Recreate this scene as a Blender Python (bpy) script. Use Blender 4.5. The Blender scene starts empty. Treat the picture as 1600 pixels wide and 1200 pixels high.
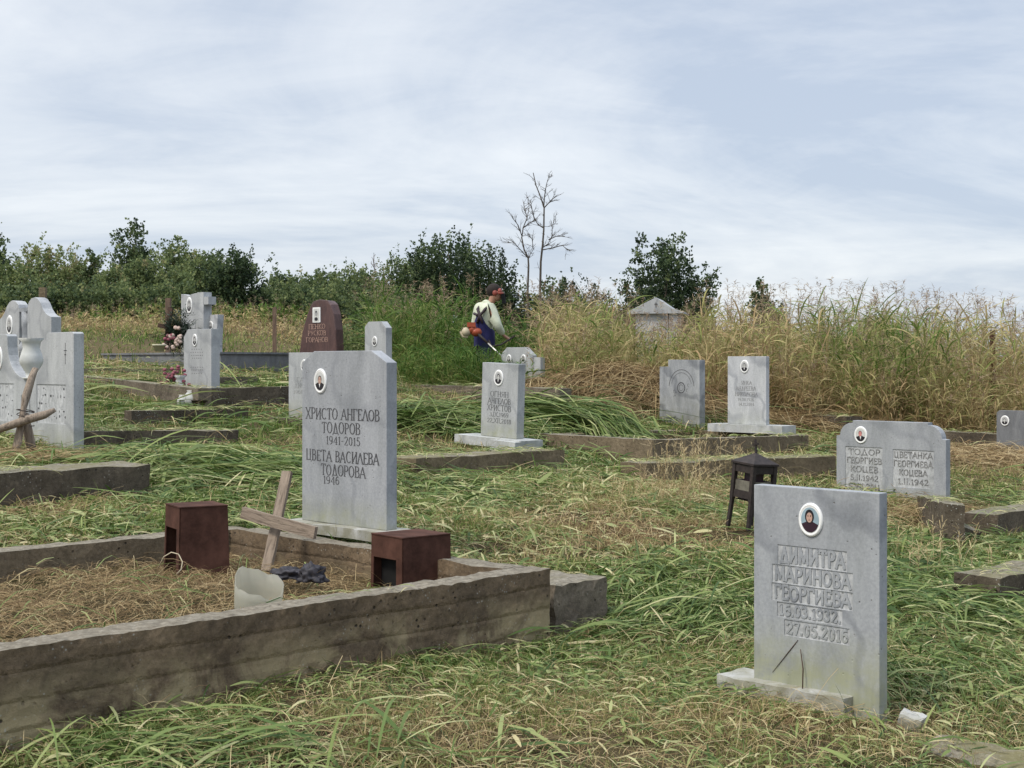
import bpy, bmesh, math, random
import numpy as np
from mathutils import Vector, Matrix
R = math.radians
S = bpy.context.scene
COL = S.collection
# ------------------------------------------------------------------ camera
F, HY, EYE = 2200.0, 570.0, 1.5          # focal length in photo pixels (1600 wide), horizon row, eye height
cd = bpy.data.cameras.new('camera'); cam = bpy.data.objects.new('camera', cd); COL.objects.link(cam)
cd.sensor_width = 36; cd.lens = 36*F/1600; cd.shift_y = -(600-HY)/1600
cd.clip_start = 0.05; cd.clip_end = 3000
cam.location = (0, 0, EYE); cam.rotation_euler = (R(90), 0, 0)
S.camera = cam
# ------------------------------------------------------------------ light
SUN_EL, SUN_ROT = R(52), R(-55)          # high, behind the camera's left
wd = bpy.data.worlds.new('World'); S.world = wd; wd.use_nodes = True
nt = wd.node_tree; N = nt.nodes; L = nt.links; N.clear()
out = N.new('ShaderNodeOutputWorld'); bg = N.new('ShaderNodeBackground'); bg.inputs['Strength'].default_value = 0.1
sky = N.new('ShaderNodeTexSky'); sky.sky_type = 'NISHITA'; sky.sun_disc = False
sky.sun_elevation = SUN_EL; sky.sun_rotation = SUN_ROT; sky.air_density = 1.0; sky.dust_density = 1.5
tc = N.new('ShaderNodeTexCoord'); sp = N.new('ShaderNodeSeparateXYZ'); L.new(tc.outputs['Generated'], sp.inputs[0])
def mth(op, a, b=None, c=None):
    n = N.new('ShaderNodeMath'); n.operation = op
    for i, v in enumerate((a, b, c)):
        if v is None: continue
        if isinstance(v, (int, float)): n.inputs[i].default_value = v
        else: L.new(v, n.inputs[i])
    return n.outputs[0]
zz = mth('ADD', mth('MAXIMUM', sp.outputs[2], 0.0), 0.16)
cx_ = mth('DIVIDE', sp.outputs[0], zz); cy_ = mth('DIVIDE', sp.outputs[1], zz)
cb = N.new('ShaderNodeCombineXYZ'); L.new(cx_, cb.inputs[0]); L.new(cy_, cb.inputs[1])
def cloudnoise(scale, det, loc, sx, sy, rz, dist=0.0, rough=.55):
    mp = N.new('ShaderNodeMapping'); mp.inputs['Location'].default_value = loc
    mp.inputs['Rotation'].default_value = (0, 0, rz); mp.inputs['Scale'].default_value = (sx, sy, 1)
    L.new(cb.outputs[0], mp.inputs[0])
    n = N.new('ShaderNodeTexNoise'); n.inputs['Scale'].default_value = scale; n.inputs['Detail'].default_value = det
    n.inputs['Roughness'].default_value = rough; n.inputs['Distortion'].default_value = dist
    L.new(mp.outputs[0], n.inputs['Vector']); return n.outputs[0]
n1 = cloudnoise(.62, 12, (7.4, 2.6, 0), .85, 1.0, R(30), .8, .60)
n2 = cloudnoise(2.4, 12, (1.3, 8.2, 0), .7, 1.1, R(-15), .6, .62)
mixn = mth('ADD', mth('ADD', mth('MULTIPLY', n1, .74), mth('MULTIPLY', n2, .26)), mth('MULTIPLY', sp.outputs[0], -.17))
cr = N.new('ShaderNodeValToRGB'); L.new(mixn, cr.inputs[0])
e = cr.color_ramp.elements
e[0].position = .39; e[0].color = (3.35, 3.8, 4.55, 1)
e[1].position = .61; e[1].color = (5.45, 5.65, 5.9, 1)
m_ = cr.color_ramp.elements.new(.5); m_.color = (4.55, 4.85, 5.3, 1)
zen = N.new('ShaderNodeMapRange'); zen.interpolation_type = 'SMOOTHSTEP'
for i_, v_ in ((1, .28), (2, .95), (3, 1.0), (4, 2.6)): zen.inputs[i_].default_value = v_
L.new(sp.outputs[2], zen.inputs[0])       # an overcast sky is brightest overhead
zc = N.new('ShaderNodeVectorMath'); zc.operation = 'SCALE'; L.new(cr.outputs[0], zc.inputs[0]); L.new(zen.outputs[0], zc.inputs['Scale'])
mx = N.new('ShaderNodeMix'); mx.data_type = 'RGBA'; mx.inputs[0].default_value = .86
L.new(sky.outputs[0], mx.inputs[6]); L.new(zc.outputs[0], mx.inputs[7])
L.new(mx.outputs[2], bg.inputs['Color']); L.new(bg.outputs[0], out.inputs['Surface'])
sl = bpy.data.lights.new('sun', 'SUN'); sl.energy = 1.5; sl.angle = R(14); sl.color = (1, .92, .80)
so = bpy.data.objects.new('sun', sl); COL.objects.link(so)
# direction TO the sun: behind-left of the camera
az = math.atan2(-math.sin(R(50)), -math.cos(R(50)))
sd = Vector((-math.sin(R(50))*math.cos(SUN_EL), -math.cos(R(50))*math.cos(SUN_EL), math.sin(SUN_EL)))
so.rotation_euler = sd.to_track_quat('Z', 'Y').to_euler()
sky.sun_rotation = math.atan2(sd.x, sd.y)
vs = S.view_settings; vs.view_transform = 'Standard'; vs.look = 'None'; vs.gamma = 1; vs.exposure = 0.76
S.cycles.max_bounces = 6; S.cycles.transparent_max_bounces = 8
# ------------------------------------------------------------------ tags / object helpers
def tag(o, label=None, cat=None, group=None, kind=None):
    if label: o['label'] = label
    if cat: o['category'] = cat
    if group: o['group'] = group
    if kind: o['kind'] = kind
    return o
def empty(name, loc=(0, 0, 0), rz=0.0, rx=0.0, ry=0.0):
    o = bpy.data.objects.new(name, None); COL.objects.link(o); o.location = loc
    o.rotation_euler = (rx, ry, rz); o.empty_display_size = .1; return o
def link(name, me, mats, parent=None, smooth=False):
    o = bpy.data.objects.new(name, me); COL.objects.link(o)
    for m in (mats if isinstance(mats, (list, tuple)) else [mats]): me.materials.append(m)
    if parent: o.parent = parent
    if smooth: me.polygons.foreach_set('use_smooth', [True]*len(me.polygons))
    return o
def from_bm(name, bm, mats, parent=None, smooth=False):
    bmesh.ops.recalc_face_normals(bm, faces=bm.faces)
    me = bpy.data.meshes.new(name); bm.to_mesh(me); bm.free()
    return link(name, me, mats, parent, smooth)
def np_mesh(name, co, quads, mat, parent=None, tint=None, smooth=False):
    me = bpy.data.meshes.new(name); n = len(co); m = len(quads)
    me.vertices.add(n); me.vertices.foreach_set('co', np.ascontiguousarray(co, dtype=np.float32).ravel())
    me.loops.add(m*4); me.loops.foreach_set('vertex_index', np.ascontiguousarray(quads, dtype=np.int32).ravel())
    me.polygons.add(m); me.polygons.foreach_set('loop_start', np.arange(0, m*4, 4, dtype=np.int32))
    me.polygons.foreach_set('loop_total', np.full(m, 4, dtype=np.int32))
    if smooth: me.polygons.foreach_set('use_smooth', np.ones(m, dtype=bool))
    me.update(calc_edges=True)
    if tint is not None:
        a = me.attributes.new('tint', 'FLOAT', 'POINT'); a.data.foreach_set('value', np.ascontiguousarray(tint, dtype=np.float32))
    return link(name, me, mat, parent)
# ------------------------------------------------------------------ materials
def new_mat(name):
    m = bpy.data.materials.new(name); m.use_nodes = True; t = m.node_tree; t.nodes.clear()
    o = t.nodes.new('ShaderNodeOutputMaterial'); p = t.nodes.new('ShaderNodeBsdfPrincipled')
    t.links.new(p.outputs[0], o.inputs[0]); return m, t, p, o
def ramp(t, fac, stops):
    r = t.nodes.new('ShaderNodeValToRGB'); t.links.new(fac, r.inputs[0]); el = r.color_ramp.elements
    while len(el) < len(stops): el.new(.5)
    for i, (p, c) in enumerate(stops): el[i].position = p; el[i].color = (*c, 1) if len(c) == 3 else c
    return r.outputs[0]
def noise(t, scale, det=4, rough=.55, vec=None, sc=None, dist=0):
    n = t.nodes.new('ShaderNodeTexNoise'); n.inputs['Scale'].default_value = scale
    n.inputs['Detail'].default_value = det; n.inputs['Roughness'].default_value = rough; n.inputs['Distortion'].default_value = dist
    if vec is not None:
        if sc is not None:
            mp = t.nodes.new('ShaderNodeMapping'); mp.inputs['Scale'].default_value = sc; t.links.new(vec, mp.inputs[0]); vec = mp.outputs[0]
        t.links.new(vec, n.inputs['Vector'])
    return n.outputs[0]
def mixc(t, fac, a, b, mode='MIX'):
    m = t.nodes.new('ShaderNodeMix'); m.data_type = 'RGBA'; m.blend_type = mode
    for i, v in ((0, fac), (6, a), (7, b)):
        if isinstance(v, (int, float)): m.inputs[i].default_value = v
        elif isinstance(v, tuple): m.inputs[i].default_value = (*v, 1)
        else: t.links.new(v, m.inputs[i])
    return m.outputs[2]
def bump(t, p, h, strength=.3, dist=.01, prev=None):
    b = t.nodes.new('ShaderNodeBump'); b.inputs['Strength'].default_value = strength; b.inputs['Distance'].default_value = dist
    t.links.new(h, b.inputs['Height'])
    if prev is not None: t.links.new(prev, b.inputs['Normal'])
    t.links.new(b.outputs[0], p.inputs['Normal']); return b.outputs[0]
def geo_pos(t): return t.nodes.new('ShaderNodeNewGeometry').outputs['Position']
def obj_pos(t): return t.nodes.new('ShaderNodeTexCoord').outputs['Object']
def setp(p, rough=.7, spec=.3, metal=0):
    p.inputs['Roughness'].default_value = rough; p.inputs['Specular IOR Level'].default_value = spec; p.inputs['Metallic'].default_value = metal
def marble(name, c1, c2, vein=.5, stain=.5, stain_top=.25, stainc=(.30, .31, .22), veinscale=2.2, rough=.55):
    m, t, p, o = new_mat(name); v = obj_pos(t)
    a = noise(t, veinscale, 6, .6, v, (1.0, 1.0, .45), 1.6)
    base = ramp(t, a, [(.35, c2), (.5, tuple((x+y)/2 for x, y in zip(c1, c2))), (.66, c1)])
    fine = noise(t, 60, 5, .7, v)
    base = mixc(t, .5, base, ramp(t, fine, [(.38, (.74, .74, .74)), (.62, (1.12, 1.12, 1.12))]), 'MULTIPLY')
    w = t.nodes.new('ShaderNodeTexWave'); w.bands_direction = 'DIAGONAL'; w.inputs['Scale'].default_value = .9; w.inputs['Distortion'].default_value = 12; w.inputs['Detail'].default_value = 3; w.inputs['Detail Scale'].default_value = 1.5
    t.links.new(v, w.inputs['Vector'])
    base = mixc(t, vein, base, ramp(t, w.outputs['Fac'], [(.0, (.62, .63, .66)), (.16, (1, 1, 1)), (1, (1, 1, 1))]), 'MULTIPLY')
    # pits
    vo = t.nodes.new('ShaderNodeTexVoronoi'); vo.inputs['Scale'].default_value = 34; t.links.new(v, vo.inputs['Vector'])
    pit0 = ramp(t, vo.outputs['Distance'], [(.08, (1, 1, 1)), (.19, (0, 0, 0))])
    pn = ramp(t, noise(t, 9, 3, .6, v), [(.51, (0, 0, 0)), (.62, (1, 1, 1))])
    pit = mixc(t, 1.0, pit0, pn, 'MULTIPLY')
    base = mixc(t, pit, base, (.14, .14, .14))
    # lichen / dirt rising from the foot
    sx = t.nodes.new('ShaderNodeSeparateXYZ'); t.links.new(v, sx.inputs[0])
    mr = t.nodes.new('ShaderNodeMapRange'); mr.inputs[1].default_value = stain_top; mr.inputs[2].default_value = -.02; t.links.new(sx.outputs[2], mr.inputs[0])
    mu = t.nodes.new('ShaderNodeMath'); mu.operation = 'MULTIPLY'; t.links.new(mr.outputs[0], mu.inputs[0])
    sn = ramp(t, noise(t, 7, 6, .7, v), [(.3, (0, 0, 0)), (.75, (1, 1, 1))]); t.links.new(sn, mu.inputs[1])
    mu2 = t.nodes.new('ShaderNodeMath'); mu2.operation = 'MULTIPLY'; mu2.inputs[1].default_value = stain*1.6; mu2.use_clamp = True; t.links.new(mu.outputs[0], mu2.inputs[0])
    base = mixc(t, mu2.outputs[0], base, stainc)
    # rain streaks
    st = ramp(t, noise(t, 3.2, 6, .65, v, (2.6, 2.6, .5), .8), [(.45, (1, 1, 1)), (.7, (.74, .75, .74))])
    base = mixc(t, .7, base, st, 'MULTIPLY')
    t.links.new(base, p.inputs['Base Color']); setp(p, rough, .35)
    b1 = bump(t, p, fine, .25, .002); bump(t, p, pit, .6, -.004, b1); return m
M_grey = marble('grey_marble', (.345, .357, .375), (.27, .282, .30), .4, .8, .2)
M_blue = marble('bluish_marble', (.355, .37, .385), (.275, .288, .31), .7, 1.3, .30)
M_white = marble('white_marble', (.54, .55, .56), (.41, .42, .44), .75, .35)
M_pale = marble('pale_marble', (.43, .44, .445), (.34, .35, .36), .5, .8)
M_icon = marble('streaked_marble', (.40, .41, .42), (.23, .24, .255), .9, .7, .5, (.16, .16, .12), 3.0)
M_base = marble('foot_marble', (.56, .56, .55), (.42, .42, .41), .3, 1.0, .2, (.26, .25, .19))
M_rough = marble('chiselled_marble', (.52, .53, .54), (.32, .33, .34), .1, .3, .3, (.3, .3, .24), 14, .9)
M_red = marble('red_granite', (.105, .058, .052), (.065, .036, .035), .1, .2, .2, (.1, .08, .06), 9, .45)
M_slate = marble('grey_granite', (.20, .205, .215), (.145, .15, .16), .2, .3, .2, (.1, .1, .08), 6)
def concrete(name, c1, c2, dark=.5, boards=0.0, lichen=.4, moss=0.0, yellow=0.0):
    m, t, p, o = new_mat(name); v = geo_pos(t)
    a = noise(t, 3.2, 8, .65, v)
    base = ramp(t, a, [(.3, c2), (.68, c1)])
    fine = noise(t, 30, 8, .8, v)
    base = mixc(t, .7, base, ramp(t, fine, [(.38, (.5, .5, .5)), (.62, (1.3, 1.3, 1.3))]), 'MULTIPLY')
    grime = ramp(t, noise(t, 1.7, 9, .72, v, (1, 1, 2.2), .6), [(.42, (0, 0, 0)), (.62, (1, 1, 1))])
    gf = t.nodes.new('ShaderNodeMath'); gf.operation = 'MULTIPLY'; gf.inputs[1].default_value = dark; t.links.new(grime, gf.inputs[0])
    base = mixc(t, gf.outputs[0], base, (.052, .041, .031))
    sx = t.nodes.new('ShaderNodeSeparateXYZ'); t.links.new(v, sx.inputs[0])
    if yellow:
        yn = ramp(t, noise(t, 2.3, 8, .65, v, (1, 1, 1.2), .7), [(.47, (0, 0, 0)), (.57, (1, 1, 1))])
        mr = t.nodes.new('ShaderNodeMapRange'); mr.inputs[1].default_value = .34; mr.inputs[2].default_value = .12; t.links.new(sx.outputs[2], mr.inputs[0])
        ym = t.nodes.new('ShaderNodeMath'); ym.operation = 'MULTIPLY'; t.links.new(yn, ym.inputs[0]); t.links.new(mr.outputs[0], ym.inputs[1])
        ym2 = t.nodes.new('ShaderNodeMath'); ym2.operation = 'MULTIPLY'; ym2.inputs[1].default_value = yellow; t.links.new(ym.outputs[0], ym2.inputs[0])
        base = mixc(t, ym2.outputs[0], base, (.33, .27, .16))
    # top faces: dusty and lichened
    g = t.nodes.new('ShaderNodeNewGeometry'); sn = t.nodes.new('ShaderNodeSeparateXYZ'); t.links.new(g.outputs['True Normal'], sn.inputs[0])
    up = ramp(t, sn.outputs[2], [(.6, (0, 0, 0)), (.9, (1, 1, 1))])
    topc = ramp(t, noise(t, 26, 6, .7, v), [(.3, (.11, .10, .08)), (.5, (.21, .19, .15)), (.7, (.34, .315, .26))])
    if moss: topc = mixc(t, ramp(t, noise(t, 5, 5, .6, v), [(.4, (0, 0, 0)), (.6, (moss,)*3)]), topc, (.16, .15, .05))
    uf = t.nodes.new('ShaderNodeMath'); uf.operation = 'MULTIPLY'; uf.inputs[1].default_value = .8; t.links.new(up, uf.inputs[0])
    base = mixc(t, uf.outputs[0], base, topc)
    lv = t.nodes.new('ShaderNodeTexVoronoi'); lv.inputs['Scale'].default_value = 45; t.links.new(v, lv.inputs['Vector'])
    lm = mixc(t, 1.0, ramp(t, lv.outputs['Distance'], [(.12, (1, 1, 1)), (.25, (0, 0, 0))]), ramp(t, noise(t, 6, 4, .6, v), [(.5, (0, 0, 0)), (.62, (lichen,)*3)]), 'MULTIPLY')
    base = mixc(t, lm, base, (.42, .42, .38))
    t.links.new(base, p.inputs['Base Color']); setp(p, .93, .15)
    po = t.nodes.new('ShaderNodeTexVoronoi'); po.inputs['Scale'].default_value = 24; t.links.new(v, po.inputs['Vector'])
    pore = mixc(t, 1.0, ramp(t, po.outputs['Distance'], [(.10, (1, 1, 1)), (.22, (0, 0, 0))]), ramp(t, noise(t, 4, 4, .6, v), [(.5, (0, 0, 0)), (.58, (1, 1, 1))]), 'MULTIPLY')
    base = mixc(t, pore, base, (.04, .033, .026)); t.links.new(base, p.inputs['Base Color'])
    b = bump(t, p, fine, .8, .012); b = bump(t, p, a, .35, .02, b); b = bump(t, p, pore, .8, -.01, b)
    if boards:
        mp = t.nodes.new('ShaderNodeMath'); mp.operation = 'MULTIPLY_ADD'; t.links.new(noise(t, .9, 4, .5, v), mp.inputs[0]); mp.inputs[1].default_value = .05; t.links.new(sx.outputs[2], mp.inputs[2])
        md = t.nodes.new('ShaderNodeMath'); md.operation = 'MODULO'; md.inputs[1].default_value = .115; t.links.new(mp.outputs[0], md.inputs[0])
        rr = ramp(t, mixc(t, .05, md.outputs[0], noise(t, 12, 4, .7, v)), [(.018, (0, 0, 0)), (.04, (1, 1, 1)), (.12, (.75, .75, .75)), (.135, (.4, .4, .4))])
        bump(t, p, rr, boards, .02, b)
    return m
M_con = concrete('board_marked_concrete', (.225, .165, .105), (.105, .078, .052), .45, .5, .5, 0, 1.0)
M_con2 = concrete('old_concrete', (.22, .185, .14), (.12, .10, .078), .35, 0, .6, .3)
M_dark = concrete('dark_concrete', (.16, .13, .095), (.06, .05, .038), .5, 0, 1.0, .5)
M_tan = concrete('tan_concrete', (.215, .17, .11), (.14, .11, .07), .3, 0, .3, .7)
M_flat = concrete('smooth_concrete', (.225, .18, .12), (.16, .125, .082), .25, 0, .2, 0)
def simple(name, c, rough=.7, metal=0, var=.25, scale=20, spec=.3, bmp=.2):
    m, t, p, o = new_mat(name); v = obj_pos(t)
    n = noise(t, scale, 5, .65, v)
    t.links.new(ramp(t, n, [(.3, tuple(x*(1-var) for x in c)), (.7, tuple(min(1, x*(1+var)) for x in c))]), p.inputs['Base Color'])
    setp(p, rough, spec, metal)
    if bmp: bump(t, p, n, bmp, .004)
    return m
M_rust = simple('rust_brown_paint', (.070, .034, .025), .85, 0, .5, 6, .1, .8)
M_black = simple('matte_black', (.008, .008, .008), .95, 0, .2)  # plain near-black for the candle box insides and the visor mesh
M_iron = simple('black_iron', (.026, .019, .017), .7, .1, .5, 30, .4, .4)
M_pane = simple('dirty_glass', (.13, .12, .095), .5, 0, .5, 14, .4)
M_ceram = simple('white_ceramic', (.78, .78, .77), .18, 0, .04, 5, .5, 0)
M_vase = simple('pale_ceramic', (.50, .51, .49), .4, 0, .15, 7)
M_ink = simple('engraved_grey_paint', (.075, .075, .08), .8, 0, .6, 70, .2, 0)
M_ink2 = simple('faded_grey_paint', (.20, .20, .20), .8, 0, .8, 60, .2, 0)
M_inkb = simple('gold_faded_paint', (.42, .28, .23), .8, 0, .4, 60, .2, 0)
M_skin = simple('skin', (.36, .20, .14), .6, 0, .08, 8, .3, 0)
M_printskin = simple('printed_skin', (.46, .30, .24), .3, 0, .05)
M_printgrey = simple('printed_grey', (.38, .38, .38), .3, 0, .05)
M_printpink = simple('printed_pink', (.55, .22, .20), .3, 0, .1)
M_printdark = simple('printed_dark', (.02, .018, .022), .3, 0, .1)
M_printred = simple('printed_maroon', (.035, .018, .028), .3, 0, .1)
M_printblue = simple('printed_blue', (.27, .36, .41), .3, 0, .15, 14)
M_printback = simple('printed_pale', (.50, .50, .48), .3, 0, .15, 14)
M_brown = simple('brown_lacquer', (.10, .055, .04), .4, 0, .1)
M_hair = simple('dark_hair', (.02, .014, .012), .8)
M_hood = simple('pale_green_cotton', (.52, .55, .43), .9, 0, .18, 9, .1, 1.0)
M_work = simple('blue_workwear', (.020, .021, .085), .85, 0, .25, 10)
M_navy = simple('navy_trousers', (.018, .026, .05), .85, 0, .3, 10)
M_strap = simple('black_webbing', (.04, .03, .035), .8)
M_orange = simple('orange_plastic', (.30, .065, .03), .4, 0, .15)
M_redpl = simple('dull_red_plastic', (.22, .05, .035), .5, 0, .2)
M_cream = simple('cream_plastic', (.42, .36, .25), .45, 0, .15)
M_steel = simple('dull_steel', (.42, .40, .36), .35, .8, .1)
M_boot = simple('boot_leather', (.05, .04, .03), .7)
M_cloth = simple('dark_rag', (.035, .033, .04), .6, 0, .7, 25)
M_pink = simple('pink_petals', (.24, .075, .10), .7, 0, .4, 30)
M_cream_pet = simple('cream_petals', (.55, .42, .36), .7, 0, .4, 30)
M_yellowpot = simple('cream_pot', (.48, .46, .33), .6, 0, .15)
def woodm(name, c1, c2):
    m, t, p, o = new_mat(name); v = obj_pos(t)
    n = noise(t, 6, 8, .7, v, (9, 9, .9), .6)
    t.links.new(ramp(t, n, [(.28, c2), (.5, c1), (.75, tuple(x*1.3 for x in c1))]), p.inputs['Base Color'])
    setp(p, .9, .2); bump(t, p, n, .8, .01); return m
M_wood = woodm('weathered_grey_wood', (.25, .20, .155), (.06, .043, .032))
M_woodd = woodm('dark_brown_wood', (.085, .052, .04), (.025, .018, .015))
M_bark = woodm('bark', (.10, .085, .07), (.035, .03, .025))
M_post = woodm('post_wood', (.16, .11, .08), (.05, .035, .028))
def leafm(name, stops, transl=.35, rough=.6, spec=.3):
    m, t, p, o = new_mat(name)
    a = t.nodes.new('ShaderNodeAttribute'); a.attribute_name = 'tint'
    c = ramp(t, a.outputs['Fac'], stops); t.links.new(c, p.inputs['Base Color']); setp(p, rough, spec)
    tr = t.nodes.new('ShaderNodeBsdfTranslucent'); t.links.new(c, tr.inputs['Color'])
    mx = t.nodes.new('ShaderNodeMixShader'); mx.inputs[0].default_value = transl
    t.links.new(p.outputs[0], mx.inputs[1]); t.links.new(tr.outputs[0], mx.inputs[2]); t.links.new(mx.outputs[0], o.inputs[0]); return m
# tint 0 = fresh green ... 1 = dry straw
GR = [(0, (.045, .095, .018)), (.22, (.085, .155, .030)), (.42, (.175, .225, .060)), (.60, (.32, .30, .12)), (.78, (.48, .40, .205)), (.9, (.40, .29, .155)), (1, (.17, .11, .06))]
M_grass = leafm('grass_blades', GR, .35, .75, .15)
M_clip = leafm('cut_leaf_blades', [(0, (.042, .080, .018)), (.3, (.105, .165, .042)), (.6, (.24, .29, .095)), (.85, (.42, .43, .21)), (1, (.56, .50, .28))], .3, .6, .25)
M_straw = leafm('dry_straw', [(0, (.10, .065, .035)), (.3, (.23, .155, .08)), (.6, (.40, .30, .155)), (1, (.60, .50, .30))], .25, .8, .15)
M_seed = leafm('seed_heads', [(0, (.12, .075, .06)), (.5, (.27, .19, .13)), (1, (.42, .34, .22))], .3, .8)
M_leaf = leafm('tree_leaves', [(0, (.022, .040, .020)), (.3, (.062, .096, .042)), (.6, (.15, .195, .078)), (.85, (.25, .29, .11)), (1, (.30, .27, .14))], .4, .6, .25)
M_fir = leafm('wreath_needles', [(0, (.015, .03, .02)), (1, (.05, .08, .05))], .1)
# ground
M_soil, t, p, o = new_mat('soil_and_thatch'); v = geo_pos(t)
gn = noise(t, 1.1, 6, .6, v); gf = noise(t, 30, 6, .75, v); g3 = noise(t, .23, 4, .5, v)
c = ramp(t, gn, [(.3, (.035, .036, .016)), (.48, (.060, .052, .027)), (.62, (.095, .072, .042)), (.75, (.055, .060, .024))])
c = mixc(t, .8, c, ramp(t, gf, [(.25, (.45, .45, .45)), (.75, (1.35, 1.35, 1.35))]), 'MULTIPLY')
c = mixc(t, ramp(t, g3, [(.45, (0, 0, 0)), (.6, (.6, .6, .6))]), c, (.15, .115, .065))
t.links.new(c, p.inputs['Base Color']); setp(p, 1, .05); bump(t, p, gf, .8, .03)
# translucent jug plastic
M_jug, t, p, o = new_mat('milky_plastic'); p.inputs['Base Color'].default_value = (.56, .55, .47, 1); setp(p, .45, .5)
tb = t.nodes.new('ShaderNodeBsdfTranslucent'); tb.inputs[0].default_value = (.5, .49, .40, 1); tr = t.nodes.new('ShaderNodeBsdfTransparent')
m1 = t.nodes.new('ShaderNodeMixShader'); m1.inputs[0].default_value = .5; t.links.new(p.outputs[0], m1.inputs[1]); t.links.new(tb.outputs[0], m1.inputs[2])
m2 = t.nodes.new('ShaderNodeMixShader'); m2.inputs[0].default_value = .42; t.links.new(m1.outputs[0], m2.inputs[1]); t.links.new(tr.outputs[0], m2.inputs[2]); t.links.new(m2.outputs[0], o.inputs[0])
# ------------------------------------------------------------------ terrain
def sstep(a, b, x): u = np.clip((x-a)/(b-a), 0, 1); return u*u*(3-2*u)
def plane(x, y):
    x = np.asarray(x, float); y = np.asarray(y, float)
    xs = np.clip(x, -7, 14)
    near = .07*(np.clip(y, 0, 22)-6.5) - .06*xs
    farL = .066*np.clip(y-22, 0, 26) + .015*np.clip(y-48, 0, 60)
    farR = -.015*np.clip(y-22, 0, 200)
    s = sstep(-6, 3.5, x + .0*y)
    return near + farL*(1-s) + farR*s
ANCH = []
_rs = np.random.RandomState(5)
_w = [( _rs.uniform(.4, 1.0)*k, _rs.uniform(0, 6.28), _rs.uniform(0, 6.28)) for k in (1.5, 1.5, 3, 3, 6, 6, 9)]
def gz(x, y):
    x = np.asarray(x, float); y = np.asarray(y, float); z = plane(x, y)
    if ANCH:
        num = np.zeros_like(z); den = np.full_like(z, .25)
        for ax, ay, az, s in ANCH:
            w = np.exp(-((x-ax)**2+(y-ay)**2)/(2*s*s)); num += w*(az-float(plane(ax, ay))); den += w
        z = z + num/den
    for cx, cy, hx, hy, a, zz_ in SINK:
        c_, s_ = math.cos(a), math.sin(a); u_ = (x-cx)*c_+(y-cy)*s_; v_ = -(x-cx)*s_+(y-cy)*c_
        z = np.where((np.abs(u_) < hx) & (np.abs(v_) < hy), np.minimum(z, zz_), z)
    for k, a, b in _w: z = z + .010*np.sin(k*(x*math.cos(a)+y*math.sin(a))+b)/ (k**.3)
    for hx, hy, sx_, sy_, rot, hh in HEAPS:
        c_, s_ = math.cos(rot), math.sin(rot); u = (x-hx)*c_+(y-hy)*s_; v_ = -(x-hx)*s_+(y-hy)*c_
        z = z + hh*np.exp(-(u/sx_)**2-(v_/sy_)**2)
    return z
HEAPS = []
SINK = []                                   # walled plots: the ground inside lies lower
def X(px, d): return (px-800)/F*d
def Z(py, d): return EYE-(py-HY)/F*d
def gpt(px, py):                      # where the line of sight meets the sloping ground
    lo = 3.0
    for d in np.arange(3, 120, .02):
        if Z(py, d) <= float(plane(X(px, d), d)): return d
    return 60.0
class Stone: pass
def fit(xl, xr, yt, yb, h, drop=.03, yaw=45):
    """front face of an upright slab h metres tall: left edge column xl rows yt..yb, right edge column xr"""
    s = Stone(); d = F*h/(yb-yt); c_, n_ = math.cos(R(yaw)), math.sin(R(yaw)); u = xr-800
    s.x, s.y, s.z = X(xl, d), d, Z(yb, d); s.w = (u*d-F*s.x)/(F*c_+u*n_); s.h = h; s.yaw = yaw
    s.c, s.s = c_, n_
    s.cx, s.cy = s.x+c_*s.w/2, d-n_*s.w/2
    ANCH.append((s.cx, s.cy, s.z-drop, 1.0))
    return s
ST = dict(
 front=fit(1178, 1374, 757, 1060, .885, .03), main=fit(472, 604, 549, 812, 1.12, .17), slant=fit(751, 807, 566, 680, .80, .12),
 white=fit(1137, 1197, 557, 662, .85, .22), icon=fit(1044, 1093, 562, 661, .85), double=fit(1307, 1478, 656, 782, .80),
 edge=fit(1557, 1625, 641, 712, .58), worker=fit(783, 832, 543, 608, .62), pale=fit(570, 603, 503, 605, .92),
 red=fit(468, 524, 470, 586, 1.22), half=fit(451, 505, 551, 652, .75, .1), mid=fit(287, 330, 515, 622, .90))
ANCH += [(.55, 7.45, -.05, .5), (.2, 6.9, -.02, .5), (1.4, 14.7, .40, .9), (2.6, 15.6, .36, .9), (.7, 15.4, .46, .6), (3.4, 14.4, .33, .8), (.3, 13.9, .46, .6), (-4.5, 13.2, .72, 1.0), (-6.2, 17, 1.08, 1), (X(300, 22.6), 22.6, 1.40, 1.2), (-6.6, 24.0, 1.42, 1.2), (-7.8, 25.3, 1.48, 1.2), (-5.9, 22.4, 1.36, .8), (0, 22.3, 1.0, 1.2)]
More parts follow.
